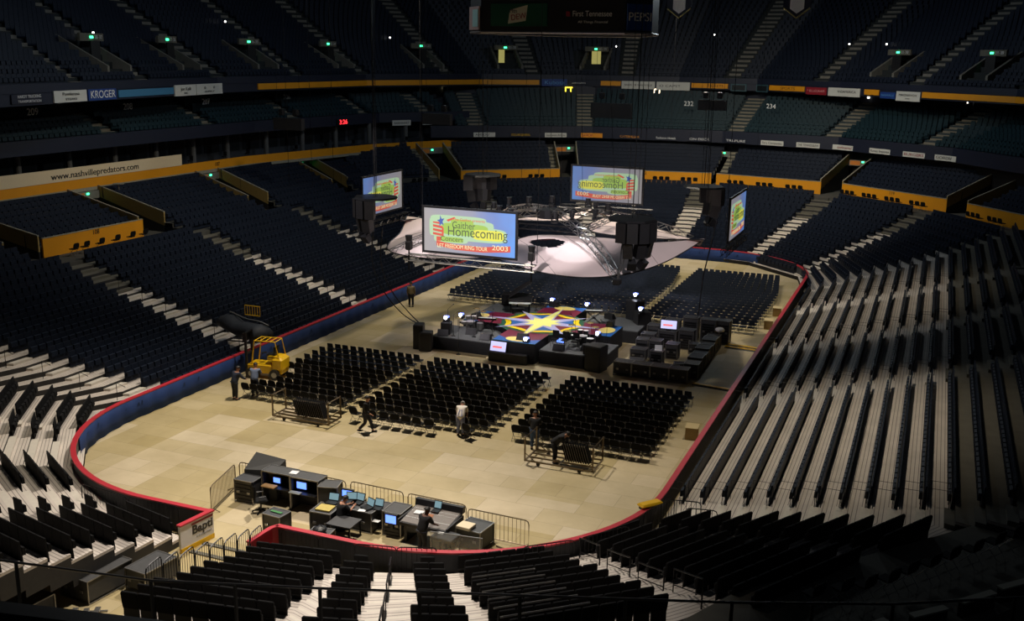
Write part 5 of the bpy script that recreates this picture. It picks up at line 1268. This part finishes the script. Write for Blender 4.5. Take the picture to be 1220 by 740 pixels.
slab('paper_sheet', 'small white sheet on the dark table beside the technician', 'paper', (6.55, -28.3, .82), (.2, .15, .012), .2, WT)
t = thing('clear_shield', 'clear panel standing at the near boards right of the technician', 'panel', (7.35, -28.75, 0), .12); m = MB(); m.box((0, 0, .55), (1.9, .02, 1.1)); m.build('pane', mat('clear_plastic', (.75, .8, .8), .08, alpha=.18), t); m = MB(); m.box((0, 0, 1.11), (1.9, .03, .02)); m.build('rim', STEEL, t)
m = MB(); m.tube(spline([Vector(p) for p in ((7.9, -27.6, .03), (8.3, -28.2, .03), (8.4, -28.7, .03), (8.8, -28.4, .03))], 6), .025, 5); o = m.build('cable', BLACK); tag(o, 'black cable curving on the floor right of the grey case', 'cable')
for n, (a, b_) in enumerate((((8.0, -27.2), (10.0, -27.9)), ((8.1, -26.95), (10.2, -27.6)))):
    m = MB(); m.tube([(*a, .03), (*b_, .03)], .03, 4); o = m.build('floor_pipe', BRONZE); tag(o, ['nearer', 'farther'][n]+' thin pipe lying on the floor below the right barrier', 'pipe', 'pipes on the floor by the right barrier')
# ---------------------------------------------------------------- chair carts
def cart(x0, x1, y0, y1, label, c0, c1):
    t = thing('chair_cart', label, 'cart', ((x0+x1)/2, (y0+y1)/2, 0), 0); L, W = x1-x0, y1-y0
    m = MB()
    for y in (-W/2, -W/6, W/6, W/2): m.box((0, y, .2), (L, .06, .06))
    for x in (-L/2, 0, L/2): m.box((x, 0, .2), (.06, W, .06))
    m.build('bed', BRONZE, t)
    for s_ in (-1, 1):
        m = MB()
        for y in (-W/2, W/2): m.box((s_*L/2, y, .72), (.06, .06, 1.1)); m.tube([(s_*L/2, y, .55), (s_*(L/2-.45), y, .22)], .02, 4)
        m.tube([(s_*L/2, -W/2, 1.24), (s_*L/2, W/2, 1.24)], .03, 4); m.build('end_frame', BRONZE, t)
    for x in (-L/2+.6, L/2-.6):
        for y in (-W/2+.05, W/2-.05): m = MB(); m.cyl((0, 0, -.025), .09, .05, 10, T=Matrix.Translation((x, y, .1)) @ Matrix.Rotation(PI/2, 4, 'X')); m.build('caster', BLACK, t)
    n = int((c1-c0)/.11)
    for k in range(n):
        x = (x0+x1)/2; lab = 'folded black chair stacked on the %s, %s from its left end' % (label.split(' with')[0].replace('low metal ', ''), ORD[k+1])
        q = thing('folded_chair', lab, 'chair', (c0+k*.11, (y0+y1)/2, .24), 0, 'folded chairs on the carts')
        h = min(.72, .35+.25*k) if c0-x0 > 1 and 'left' in label else .72
        mm = MB(); mm.rbox((0, 0, .42), (.05, .52, .78), .03, T=Matrix.Rotation(-.3, 4, 'Y')); mm.build('panel', SEATB, q)
        mm = MB(); [mm.tube([(.03, s_*.22, .02), (-.23, s_*.22, .84)], .012, 3) for s_ in (-1, 1)]; mm.build('leg_frame', STEEL, q)
cart(-6.95, -3.85, -19.05, -17.95, 'low metal chair cart left with a leaning load of folded chairs', -5.75, -4.15)
cart(6.2, 9.27, -19.35, -17.95, 'low metal chair cart right with folded chairs at its right end', 7.95, 9.15)
# ---------------------------------------------------------------- forklift
t = thing('forklift', 'yellow forklift with open cab standing by the left boards', 'forklift', (-11.2, -13.5, 0), 3.3)
# local +x = forward (towards the mast)
def wheel(x, y, r=.3):
    m = MB(); m.cyl((0, 0, -.1), r, .2, 16, T=Matrix.Translation((x, y, r)) @ Matrix.Rotation(PI/2, 4, 'X')); w_ = m.build('wheel', BLACK, t)
    m = MB(); m.cyl((0, 0, -.11), r*.5, .22, 12, T=Matrix.Translation((x, y, r)) @ Matrix.Rotation(PI/2, 4, 'X')); m.build('rim', STEEL, w_)
for x in (-.7, .65):
    for y in (-.5, .5): wheel(x, y)
m = MB(); m.rbox((-.1, 0, .55), (2.0, .95, .5), .06); m.rbox((-.85, 0, .85), (.6, 1.05, .75), .12); m.build('chassis', YELP, t)
m = MB(); m.rbox((-.6, 0, 1.15), (.75, .8, .25), .06); m.build('hood', YELP, t); m = MB(); m.rbox((-.35, 0, 1.3), (.45, .5, .12), .03); m.rbox((-.6, 0, 1.55), (.12, .5, .5), .03); m.build('driver_seat', BLACK, t)
m = MB()
for y in (-.42, .42): m.tube([(-.95, y, 1.15), (-.75, y, 2.1), (.45, y, 2.1), (.65, y, .8)], .04, 5)
for x in (-.75, -.45, -.15, .15, .45): m.tube([(x, -.42, 2.1), (x, .42, 2.1)], .025, 4)
m.build('overhead_guard', YELP, t)
m = MB(); [m.box((1.0, y, 1.25), (.12, .1, 2.5)) for y in (-.35, .35)]; [m.box((1.0, 0, z), (.08, .7, .08)) for z in (.3, 1.3, 2.45)]; m.build('mast', DARKM, t)
m = MB(); m.box((1.1, 0, 2.2), (.06, .9, .5)); [m.box((1.65, y, 1.95), (1.1, .1, .05)) for y in (-.25, .25)]; m.build('fork_carriage', DARKM, t)
m = MB(); m.tube([(.35, 0, 1.1), (.15, 0, 1.35)], .02, 4); m.cyl((.1, 0, 1.35), .16, .02, 12); m.build('steering_wheel', BLACK, t)
# load of dark cloth rolls lifted on the forks over the boards, yellow grid beyond
t = thing('cloth_load', 'long dark covered load carried over the left boards by the forklift', 'load', (-13.6, -12.0, 1.55), 2.75)
m = MB(); rings = []
for k in range(9):
    x = -1.9+k*.5; r = .5+.08*math.sin(k*2.1); rings.append([Vector((x, .62*math.cos(a), .5+r*.8*math.sin(a)+.1*math.sin(k))) for a in [q*2*PI/12 for q in range(12)]])
m.loft(rings); m.build('cover', mat('load_cloth', (.012, .015, .022), .7, noise=.4, bump=.4), t, smooth=True)
m = MB(); m.tube([Vector((-1.9+k*.5, -.3, 1.0+.05*math.sin(k))) for k in range(9)], .05, 5); m.build('rope', mat('rope_grey', (.1, .1, .1), .8), t)
t = thing('yellow_guard', 'small yellow barred guard standing above the dark load', 'guard rail', (-13.9, -10.9, 2.55), 0)
m = MB(); [m.tube([(x*.17-.5, 0, 0), (x*.17-.5, 0, .55)], .025, 4) for x in range(7)]; m.tube([(-.5, 0, .55), (.52, 0, .55)], .03, 4); m.tube([(-.5, 0, 0), (.52, 0, 0)], .03, 4); m.build('bars', YELP, t)
# ---------------------------------------------------------------- rails
def hoop(loc, rz, L, h, label, group, m_=None, slope=0.):
    t = thing('guard_rail', label, 'rail', loc, rz, group)
    m = MB(); m.tube([(0, 0, 0), (0, 0, h), (L, 0, h+slope*L), (L, 0, slope*L)], .028, 5); m.tube([(0, 0, h*.5), (L, 0, h*.5+slope*L)], .018, 4); m.build('rail', m_ or DARKM, t); return t
for n in range(4):
    k = .3+2.3*n; p = P2(15, k)*1.0; a = P2(15, k).lerp(P2(16, k), .22); b_ = P2(15, k+1.7).lerp(P2(16, k+1.7), .22); d = b_-a
    hoop((a.x, a.y, zrow(max(0, int(k)))), math.atan2(d.y, d.x), d.length, 1.0, 'black guard rail on the broad silver steps, %s going up' % ORD[n+1], 'guard rails on the broad silver steps', slope=.28)
for n in range(4):
    k = .2+2.3*n; a = P2(19, k).lerp(P2(20, k), .58); b_ = P2(19, k+1.4).lerp(P2(20, k+1.4), .58); d = b_-a
    hoop((a.x, a.y, zrow(int(k))), math.atan2(d.y, d.x), d.length, .9, 'black handrail in the middle of the white near steps, %s going up' % ORD[n+1], 'handrails on the white near steps', slope=.28)
gr = 'thin rails across the aisle steps of the right stand'
NM = ['first', 'second', 'third', 'fourth']
for ai, y in enumerate((-21.6, -8.4, 2.0, 12.6)):
    for k in range(12):
        x = 13.6+.85*k; yy = y-.26*k if ai == 0 else y
        t = thing('aisle_rail', 'thin rail pair across row %s at the %s aisle of the right stand' % (ORD[k+1], NM[ai]), 'rail', (x-.7, yy+.35, zrow(k)), 0, gr)
        for s_ in (-.35, .35):
            m = MB(); m.tube([(0, s_, 0), (0, s_, .75), (.62, s_, .75), (.62, s_, 0)], .014, 4); m.build('rail', DARKM, t)
for ai, (y, lab) in enumerate(((-20.9, 'end stairs'), (-11.5, 'first aisle'), (.6, 'second aisle'), (12.6, 'third aisle'))):
    for k in range(1, 12, 2):
        x = -(13.6+.85*k); t = thing('aisle_post', 'black handrail post on the %s of the left stand, row %s' % (lab, ORD[k+1]), 'handrail', (x, y-(.3*k if ai == 0 else 0), zrow(k)), 0, 'black handrail posts on the left stand aisles')
        m = MB(); m.tube([(.0, 0, 0), (0, 0, .9), (.55, 0, .75)], .02, 4); m.build('post', BLACK, t)
# long rail and dark parapet nearest the camera
ry = [(-12, -41.5), (-3, -41.6), (4.5, -40.35), (8.5, -39.0), (13.1, -37.35), (17.9, -35.6), (21.5, -34.1), (27, -31)]
t = thing('front_rail', 'long thin black rail with posts running across the bottom of the view', 'rail', (0, 0, 0))
m = MB(); m.tube([(x, y, 4.5) for x, y in ry], .035, 5); m.build('bar', BLACK, t)
for i in range(len(ry)-1):
    for f_ in (0, .5):
        x = ry[i][0]+(ry[i+1][0]-ry[i][0])*f_; y = ry[i][1]+(ry[i+1][1]-ry[i][1])*f_; m = MB(); m.tube([(x, y, 2.6), (x, y, 4.5)], .05, 5); m.build('post', BLACK, t)
m = MB()
for (a, b_) in zip(ry[:-1], ry[1:]): m.hexa([(a[0], a[1]-.2, 2.0), (b_[0], b_[1]-.2, 2.0), (b_[0], b_[1]-7, 2.0), (a[0], a[1]-7, 2.0), (a[0], a[1]-.2, 2.75), (b_[0], b_[1]-.2, 2.75), (b_[0], b_[1]-7, 2.75), (a[0], a[1]-7, 2.75)])
struct('floor_near_platform', m, CONCD)
m = MB(); pw = [(-14, -45.5), (-3, -46.3), (2.0, -46.4), (5.3, -45.4), (7.7, -44.9), (12.2, -44.0), (15.3, -42.8), (20, -41.6), (24.5, -40.2)]
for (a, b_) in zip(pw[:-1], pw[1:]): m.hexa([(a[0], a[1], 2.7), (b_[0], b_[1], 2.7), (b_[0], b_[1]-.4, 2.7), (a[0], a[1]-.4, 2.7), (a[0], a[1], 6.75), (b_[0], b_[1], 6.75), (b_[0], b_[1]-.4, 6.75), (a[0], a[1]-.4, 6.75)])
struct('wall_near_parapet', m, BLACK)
# loose folding chairs and pale low wall bottom right
cl = [(19.55, -33.1), (20.2, -32.5), (20.75, -32.1), (21.3, -31.5), (21.75, -30.8), (22.3, -30.1), (22.8, -29.4), (23.4, -28.7), (24.0, -27.9), (24.5, -27.2)]
for n, (x, y) in enumerate(cl): dup(fc, (x, y, 3.4), 1.0, 'dark folding chair on the brown platform at bottom right, %s from the left' % ORD[n+1], 'dark folding chairs on the bottom right platform')
m = MB(); m.prism([(15.5, -37.3), (17.6, -33.0), (24.8, -24.5), (27.5, -26.5), (20.5, -36.5)], 2.9, 3.4); m.build('x', CONC) if False else struct('floor_corner_platform', m, CONC)
for n, (a, b_) in enumerate((((20.9, -34.3), (21.4, -33.7)), ((21.95, -33.25), (22.75, -32.45)), ((23.1, -32.0), (23.9, -31.1)), ((24.05, -30.8), (25.2, -29.6)))):
    d = Vector((b_[0]-a[0], b_[1]-a[1])); t = thing('low_wall_cap', 'pale top of the low wall behind the bottom right chairs, %s piece' % ORD[n+1], 'wall cap', (a[0], a[1], 3.4), math.atan2(d.y, d.x), 'pale caps of the low wall at bottom right')
    m = MB(); m.box((d.length/2, 0, .2), (d.length, .14, .4)); m.build('wall', BLACK, t); m = MB(); m.box((d.length/2, 0, .43), (d.length, .22, .05)); m.build('cap', mat('cap_beige', (.35, .33, .26), .7), t)
# gear under the near left stand
g = 'dark cases beside the tunnel'
for n, (x, y, d) in enumerate(((-2.7, -35.0, (1.3, 1.8, .8)), (-3.5, -37.4, (1.5, 1.4, .7)), (-1.3, -34.0, (.9, 1.4, .75)))): road_case((x, y, 0), d, -.1, 'dark equipment case in the tunnel below the near left stand, %s' % ['middle one', 'nearest the camera', 'nearest the floor'][n], g, LIDG)
t = thing('metal_stack', 'pale stack of metal grating pieces lying in the tunnel at lower left', 'metal stack', (-2.0, -37.0, .1), .5)
for k in range(6): m = MB(); m.box((-.9+k*.34, 0, .05+.03*(k % 2)), (.16, 1.0, .06)); m.build('bar', STEEL, t)
m = MB(); m.box((0, .4, 0), (2.2, .08, .05)); m.box((0, -.4, 0), (2.2, .08, .05)); m.build('runner', STEEL, t)
# dark covers laid over a few rows of the right stand
# wheelchair platform chairs and tables below the yellow walls
n = 0
for i, fs in ((7, (.25, .6)), (8, (.15, .4, .64, .85)), (9, (.22, .45, .68)), (10, (.12, .35, .58, .82)), (6, (.45,)), (11, (.45, .7))):
    for f_ in fs:
        p = U3(i, f_, 16.9); a = math.atan2(*(P2(i+1, 17)-P2(i, 17)).yx)
        for k in range(3):
            dx = (k-1)*.62; n += 1
            dup(fc, (p.x+dx*math.cos(a), p.y+dx*math.sin(a), 4.6), a, 'black folding chair on the walkway below the yellow wall, %s group, %s of three' % (ORD[(n-1)//3+1], ORD[k+1]), 'folding chairs on the walkway below the yellow walls')
for n, y in enumerate((-9.8, -8.9, -7.6, -6.2, -4.8, -3.6)): dup(fc, (-27.9, y, 4.6), PI/2, 'dark chair on the walkway below the left yellow wall, %s from the left' % ORD[n+1], 'dark chairs below the left yellow wall')

for n in range(6):
    k = 4+n; a, b_ = P2(16, k), P2(17, k); c = a.lerp(b_, .5); z = zrow(k)+.93
    m = MB(); m.tube([(b_.x, b_.y, z), (c.x, c.y, z)], .025, 5); o = m.build('seat_top_rail', STEEL); tag(o, 'shiny rail along the seat tops left of the broad steps, %s going up' % ORD[n+1], 'rail', 'shiny rails over the seats left of the broad steps')
t = thing('yellow_cover', 'small yellow cover lying on the boards at the near right corner', 'cover', (12.85, -23.6, 1.1), .9)
m = MB(); m.rbox((0, 0, .06), (.95, .4, .14), .06); m.build('cover', YELP, t); m = MB(); m.box((-.1, 0, -.05), (.6, .3, .1)); m.build('underside', BLACK, t)
t = thing('small_table', 'small pale table standing by the first vomitory below the balcony', 'table', (-33.9, .9, 6.9)); m = MB(); m.cyl((0, 0, .7), .4, .04, 12); m.cyl((0, 0, 0), .04, .7, 6); m.build('tabletop', CAPP, t)
# ---------------------------------------------------------------- people
SKIN = mat('skin', srgb(190, 140, 115), .55, noise=.06); HAIRD = mat('hair_dark', (.012, .009, .008), .6); HAIRG = mat('hair_grey', (.35, .34, .33), .6)
def skin_obj(name, joints, edges, mt, parent, sub=2):
    me = bpy.data.meshes.new(name); me.from_pydata([j[0] for j in joints], edges, [])
    me.materials.append(mt)
    o = bpy.data.objects.new(name, me); COL.objects.link(o)
    o.modifiers.new('Skin', 'SKIN')
    if not me.skin_vertices: 
        return o
    for v, j in zip(me.skin_vertices[0].data, joints):
        r = j[1]; v.radius = r if isinstance(r, tuple) else (r, r)
    me.skin_vertices[0].data[0].use_root = True
    s = o.modifiers.new('Sub', 'SUBSURF'); s.levels = sub; s.render_levels = sub
    dg = bpy.context.evaluated_depsgraph_get(); bpy.context.view_layer.update()
    m2 = bpy.data.meshes.new_from_object(o.evaluated_get(bpy.context.evaluated_depsgraph_get())); m2.materials.clear(); m2.materials.append(mt)
    for p in m2.polygons: p.use_smooth = True
    o.modifiers.clear(); o.data = m2
    if parent: o.parent = parent
    return o
def person(loc, rz, label, top, legs, hair=HAIRD, pose='stand', skin=SKIN, shoe=BLACK, hold=None, extra=None):
    """local +y is forward. joints in metres for a 1.78 m adult."""
    J = dict(pel=(0, 0, .95), ch=(0, 0, 1.28), nk=(0, 0, 1.48), hd=(0, .02, 1.66), ls=(-.19, 0, 1.42), rs=(.19, 0, 1.42), le=(-.25, .02, 1.14), re=(.25, .02, 1.14), lw=(-.25, .12, .9), rw=(.25, .12, .9),
             lh=(-.1, 0, .9), rh=(.1, 0, .9), lk=(-.11, .03, .5), rk=(.11, .03, .5), la=(-.12, 0, .09), ra=(.12, 0, .09))
    J.update({'stand': {}, 'walk': dict(lk=(-.1, .2, .52), la=(-.1, .3, .1), rk=(.1, .0, .5), ra=(.1, -.33, .16), lw=(-.27, -.1, .92), rw=(.25, .3, 1.0), re=(.25, .05, 1.14), ch=(0, .04, 1.28), nk=(0, .07, 1.48), hd=(0, .1, 1.66), ls=(-.19, .05, 1.42), rs=(.19, .05, 1.42)),
        'bend': dict(ch=(0, .25, 1.18), nk=(0, .42, 1.28), hd=(0, .56, 1.36), ls=(-.19, .38, 1.26), rs=(.19, .38, 1.26), le=(-.24, .45, 1.0), re=(.24, .45, 1.0), lw=(-.2, .6, .8), rw=(.2, .6, .8), pel=(0, -.05, .93), lh=(-.1, -.05, .9), rh=(.1, -.05, .9)),
        'reach': dict(ch=(0, .12, 1.26), nk=(0, .2, 1.44), hd=(0, .28, 1.6), ls=(-.19, .18, 1.38), rs=(.19, .18, 1.38), le=(-.26, .32, 1.16), re=(.26, .32, 1.16), lw=(-.2, .56, 1.02), rw=(.2, .56, 1.02)),
        'sit': dict(pel=(0, 0, .52), lh=(-.1, 0, .5), rh=(.1, 0, .5), lk=(-.14, .42, .52), rk=(.14, .42, .52), la=(-.14, .42, .09), ra=(.14, .42, .09), ch=(0, .08, .86), nk=(0, .16, 1.04), hd=(0, .26, 1.19), ls=(-.19, .14, .98), rs=(.19, .14, .98), le=(-.25, .3, .8), re=(.25, .3, .8), lw=(-.14, .52, .88), rw=(.14, .52, .88))}[pose])
    V3 = {k: Vector(v) for k, v in J.items()}
    t = thing('person', label, 'person', loc, rz)
    # one continuous body: torso, head, arms, legs
    body = [(V3['pel'], (.15, .12)), (V3['pel'].lerp(V3['ch'], .5), (.14, .11)), (V3['ch'], (.17, .12)), (V3['nk'].lerp(V3['ch'], .25), (.13, .10)), (V3['nk'], .06), (V3['hd'].lerp(V3['nk'], .45), .075), (V3['hd'], .105), (V3['hd']+(V3['hd']-V3['nk']).normalized()*.07, .085)]
    ed = [(k, k+1) for k in range(7)]
    def chain(root, pts):
        prev = root
        for p, r in pts: body.append((p, r)); ed.append((prev, len(body)-1)); prev = len(body)-1
    hands = {}
    for s in 'lr':
        w = V3[s+'w']; e = V3[s+'e']; d = (w-e).normalized()
        chain(3, [(V3[s+'s'], .075), (V3[s+'s'].lerp(e, .5), .058), (e, .047), (e.lerp(w, .5), .042), (w, .03), (w+d*.07, (.042, .022))]); hands[s] = (w+d*.07, d)
    for s in 'lr':
        chain(0, [(V3[s+'h']-Vector((0, 0, .04)), .095), (V3[s+'h'].lerp(V3[s+'k'], .5), .085), (V3[s+'k'], .06), (V3[s+'k'].lerp(V3[s+'a'], .4), .058), (V3[s+'a'], .042), (V3[s+'a']+Vector((0, .1, -.04)), (.045, .035)), (V3[s+'a']+Vector((0, .19, -.055)), (.04, .025))])
    b = skin_obj('body', body, ed, skin, t)
    # fingers
    for s in 'lr':
        c, d = hands[s]; side = d.cross(Vector((0, 0, 1))).normalized() if abs(d.z) < .95 else Vector((0, 1, 0)).cross(d).normalized(); nrm = side.cross(d)
        m = MB()
        for k, (o_, ln) in enumerate(((-.03, .055), (-.01, .07), (.01, .065), (.03, .05))):
            a = c+d*.02+side*o_; m.tube([a, a+d*ln*.6+nrm*.004, a+d*ln+nrm*.02], .009, 5, .007)
        a = c-d*.02+side*(-.04 if s == 'r' else .04); m.tube([a, a+d*.03+side*(-.02 if s == 'r' else .02), a+d*.055+side*(-.015 if s == 'r' else .015)], .010, 5, .008)
        m.build('fingers', skin, b)
    # shirt and trousers as slightly larger shells
    sh = [(V3['pel']+(V3['pel']-V3['ch'])*.38, (.22, .19)), (V3['pel'].lerp(V3['ch'], .5), (.21, .175)), (V3['ch'], (.225, .175)), (V3['nk'].lerp(V3['ch'], .3), (.17, .14)), (V3['nk'].lerp(V3['ch'], .08), .085)]
    e2 = [(0, 1), (1, 2), (2, 3), (3, 4)]
    for s in 'lr':
        prev = 3
        for p, r in ((V3[s+'s'], .105), (V3[s+'s'].lerp(V3[s+'e'], .5), .085), (V3[s+'e'], .07)) + (((V3[s+'e'].lerp(V3[s+'w'], .9), .048),) if not (extra and extra.get('short')) else ()):
            sh.append((p, r)); e2.append((prev, len(sh)-1)); prev = len(sh)-1
    skin_obj('shirt', sh, e2, top, t)
    tr = [(V3['pel']+(V3['ch']-V3['pel'])*.45, (.19, .155))]; e3 = []
    for s in 'lr':
        prev = 0
        for p, r in ((V3[s+'h']-Vector((0, 0, .05)), .13), (V3[s+'h'].lerp(V3[s+'k'], .5), .112), (V3[s+'k'], .088), (V3[s+'k'].lerp(V3[s+'a'], .5), .08), (V3[s+'a'].lerp(V3[s+'k'], .06), .065)):
            tr.append((p, r)); e3.append((prev, len(tr)-1)); prev = len(tr)-1
    skin_obj('trousers', tr, e3, legs, t)
    for s in 'lr':
        a = V3[s+'a']; m = MB(); m.rbox((a.x, a.y+.07, a.z-.045), (.1, .28, .09), .03); m.build('shoe', shoe, t)
    # head details
    h = V3['hd']; up = (h-V3['nk']).normalized(); fw = Vector((0, 1, 0)); fw = (fw-up*fw.dot(up)).normalized(); rt = fw.cross(up)
    M_ = Matrix(((rt.x, fw.x, up.x, h.x), (rt.y, fw.y, up.y, h.y), (rt.z, fw.z, up.z, h.z), (0, 0, 0, 1)))
    m = MB(); rings = []
    for q in range(7):
        a = PI*q/6*.55; r = .118*math.sin(a)+.002; z = .118*math.cos(a)+.03
        rings.append([M_ @ Vector((r*.95*math.cos(x), r*1.05*math.sin(x)-.02-(.02 if q > 4 else 0), z)) for x in [2*PI*k/12 for k in range(12)]])
    m.loft(rings); m.build('hair', hair, t, smooth=True)
    m = MB(); m.hexa([M_ @ Vector(p) for p in ((-.012, .09, -.03), (.012, .09, -.03), (.01, .125, -.03), (-.01, .125, -.03), (-.006, .09, .03), (.006, .09, .03), (.005, .1, .03), (-.005, .1, .03))]); m.build('nose', skin, b)
    m = MB()
    for s_ in (-1, 1): m.ball(M_ @ Vector((s_*.035, .093, .015)), .01, 6)
    m.build('eyes', BLACK, b)
    m = MB(); m.box((0, .096, -.055), (.045, .01, .008), T=M_); m.build('mouth', mat('lip', srgb(150, 80, 75), .6), b)
    m = MB()
    for s_ in (-1, 1): m.ball(M_ @ Vector((s_*.102, -.005, 0)), .022, 6)
    m.build('ears', skin, b)
    if extra and extra.get('straps'):
        m = MB(); ch = V3['ch']; nk = V3['nk']
        for s_ in (-1, 1):
            m.tube([V3['pel']+Vector((s_*.1, -.17, .1)), ch+Vector((s_*.04, -.19, .06)), nk+Vector((s_*.1, -.02, .03)), ch+Vector((s_*.09, .17, 0))], .02, 4)
        m.build('straps', legs, t)
    return t
def cl(n, r, g, b): return mat(n, srgb(r, g, b), .85, noise=.15)
BLKC = cl('cloth_black', 22, 22, 26); DNAV = cl('cloth_navy', 38, 46, 66); JEAN = cl('jeans', 62, 84, 120); GREYB = cl('cloth_grey_blue', 105, 118, 145); PALE = cl('cloth_white', 225, 215, 205); OVER = cl('overalls', 120, 128, 165); DKJ = cl('dark_trousers', 30, 32, 42)
person((-10.35, -17.45, 0), -.3, 'person in dark navy jacket with light waistband standing behind the forklift, back to camera', DNAV, DKJ, pose='reach')
person((-9.75, -16.6, 0), .3, 'person in grey-blue shirt standing next to the forklift wheel, back to camera', GREYB, DKJ, pose='reach', extra={'short': 1})
person((-2.0, -18.75, 0), -PI/2+PI, 'person in black walking right past the row of stray chairs', BLKC, DKJ, pose='walk') if False else person((-2.0, -18.75, 0), -PI/2+.25, 'person in black striding past the row of stray chairs', BLKC, DKJ, pose='walk')
person((2.2, -17.35, 0), .25, 'person in white shirt and blue overalls bending over the front chair row', PALE, OVER, HAIRG, 'bend', extra={'short': 1, 'straps': 1})
person((5.95, -17.55, 0), .3, 'person in dark top and blue jeans standing at the corner of the right chair block', BLKC, JEAN, pose='reach')
person((7.3, -18.62, 0), -PI/2+.1, 'person in dark clothes bending over the chairs on the right cart', BLKC, DKJ, pose='bend')
person((-11.6, 4.1, 0), .4, 'distant person in tan top and dark trousers near the left boards', cl('cloth_tan', 130, 115, 85), DKJ)
person((5.95, -28.6, 0), -.35, 'person in black T-shirt standing at the large mixing console', BLKC, DKJ, pose='reach', skin=mat('skin_dark', srgb(95, 62, 50), .55), extra={'short': 1})
person((2.3, -28.1, 0), -.5, 'seated person in black leaning over the open computers', BLKC, DKJ, pose='sit', extra={'short': 1})
t = thing('stool', 'small black stool under the seated person at the computers', 'stool', (2.3, -28.1, 0)); m = MB(); m.cyl((0, 0, .38), .18, .06, 14); m.build('seat', BLACK, t); m = MB(); m.cyl((0, 0, .02), .03, .36, 8); m.cyl((0, 0, 0), .18, .03, 12); m.build('post', DARKM, t)
# ---------------------------------------------------------------- light
w = bpy.data.worlds.new('world'); SC.world = w; w.use_nodes = True
w.node_tree.nodes['Background'].inputs[0].default_value = (.35, .42, .55, 1); w.node_tree.nodes['Background'].inputs[1].default_value = .013
def spot(name, loc, aim, power, size, blend=.8, rad=.8, col=(1, .88, .68)):
    l = bpy.data.lights.new(name, 'SPOT'); l.energy = power; l.spot_size = math.radians(size); l.spot_blend = blend; l.shadow_soft_size = rad; l.color = col
    o = bpy.data.objects.new(name, l); COL.objects.link(o); o.location = loc
    o.rotation_euler = (Vector(aim)-Vector(loc)).to_track_quat('-Z', 'Y').to_euler(); return o
spot('work_light', (-4, -14, 26), (-3, -22, 0), 30000, 80, 1, col=(1, .9, .76))
spot('work_light', (4, -30, 26), (4, -34, 0), 24000, 66, 1, col=(1, .9, .78))
spot('work_light', (-2, 10, 26), (1, 12, 0), 21000, 82, 1, col=(1, .9, .72))
spot('work_light', (2, 24, 25), (2, 42, 4), 19000, 108, 1)
spot('work_light', (-8, 0, 25), (-22, 2, 3), 11000, 92, 1)
spot('work_light', (15, -12, 25), (16.5, -16, 0), 9000, 58, 1)
spot('work_light', (15, 9, 25), (16, 11, 1), 4500, 60, 1)
spot('work_light', (-16, -22, 25), (-14, -26, 0), 6000, 60, 1)
for x, y, e in ((-12, 20, 2200), (8, 34, 2600), (-18, -6, 1700)):
    l = bpy.data.lights.new('house_light', 'POINT'); l.energy = e; l.shadow_soft_size = 1.; l.color = (.8, .92, 1); o = bpy.data.objects.new('house_light', l); COL.objects.link(o); o.location = (x, y, 25)
spot('canopy_lamp', (2, -26, 19), (-1, -3, 7), 21000, 30, .35, .5, (1, .92, .93))
spot('canopy_lamp', (15, -18, 18), (5.5, -3, 7), 8000, 34, .5, .5, (1, .92, .93))
spot('canopy_lamp', (-15, -16, 17), (-5, -4, 7), 6000, 34, .5, .5, (1, .92, .93))
spot('canopy_lamp', (2.6, -2.8, 10.5), (3.0, -4.3, 7), 700, 42, .2, .1, (.9, .95, 1))
spot('canopy_lamp', (-4.6, -3.2, 10.5), (-5.8, -5.4, 6.6), 600, 42, .2, .1, (.9, .95, 1))
spot('stage_lamp', (0, -.5, 7.2), (0, -.5, 1), 1700, 125, .6, .3, (1, .95, .88))
SC.view_settings.view_transform = 'Standard'; SC.view_settings.look = 'None'; SC.view_settings.exposure = 0; SC.view_settings.gamma = 1
SC.view_settings.use_curve_mapping = False
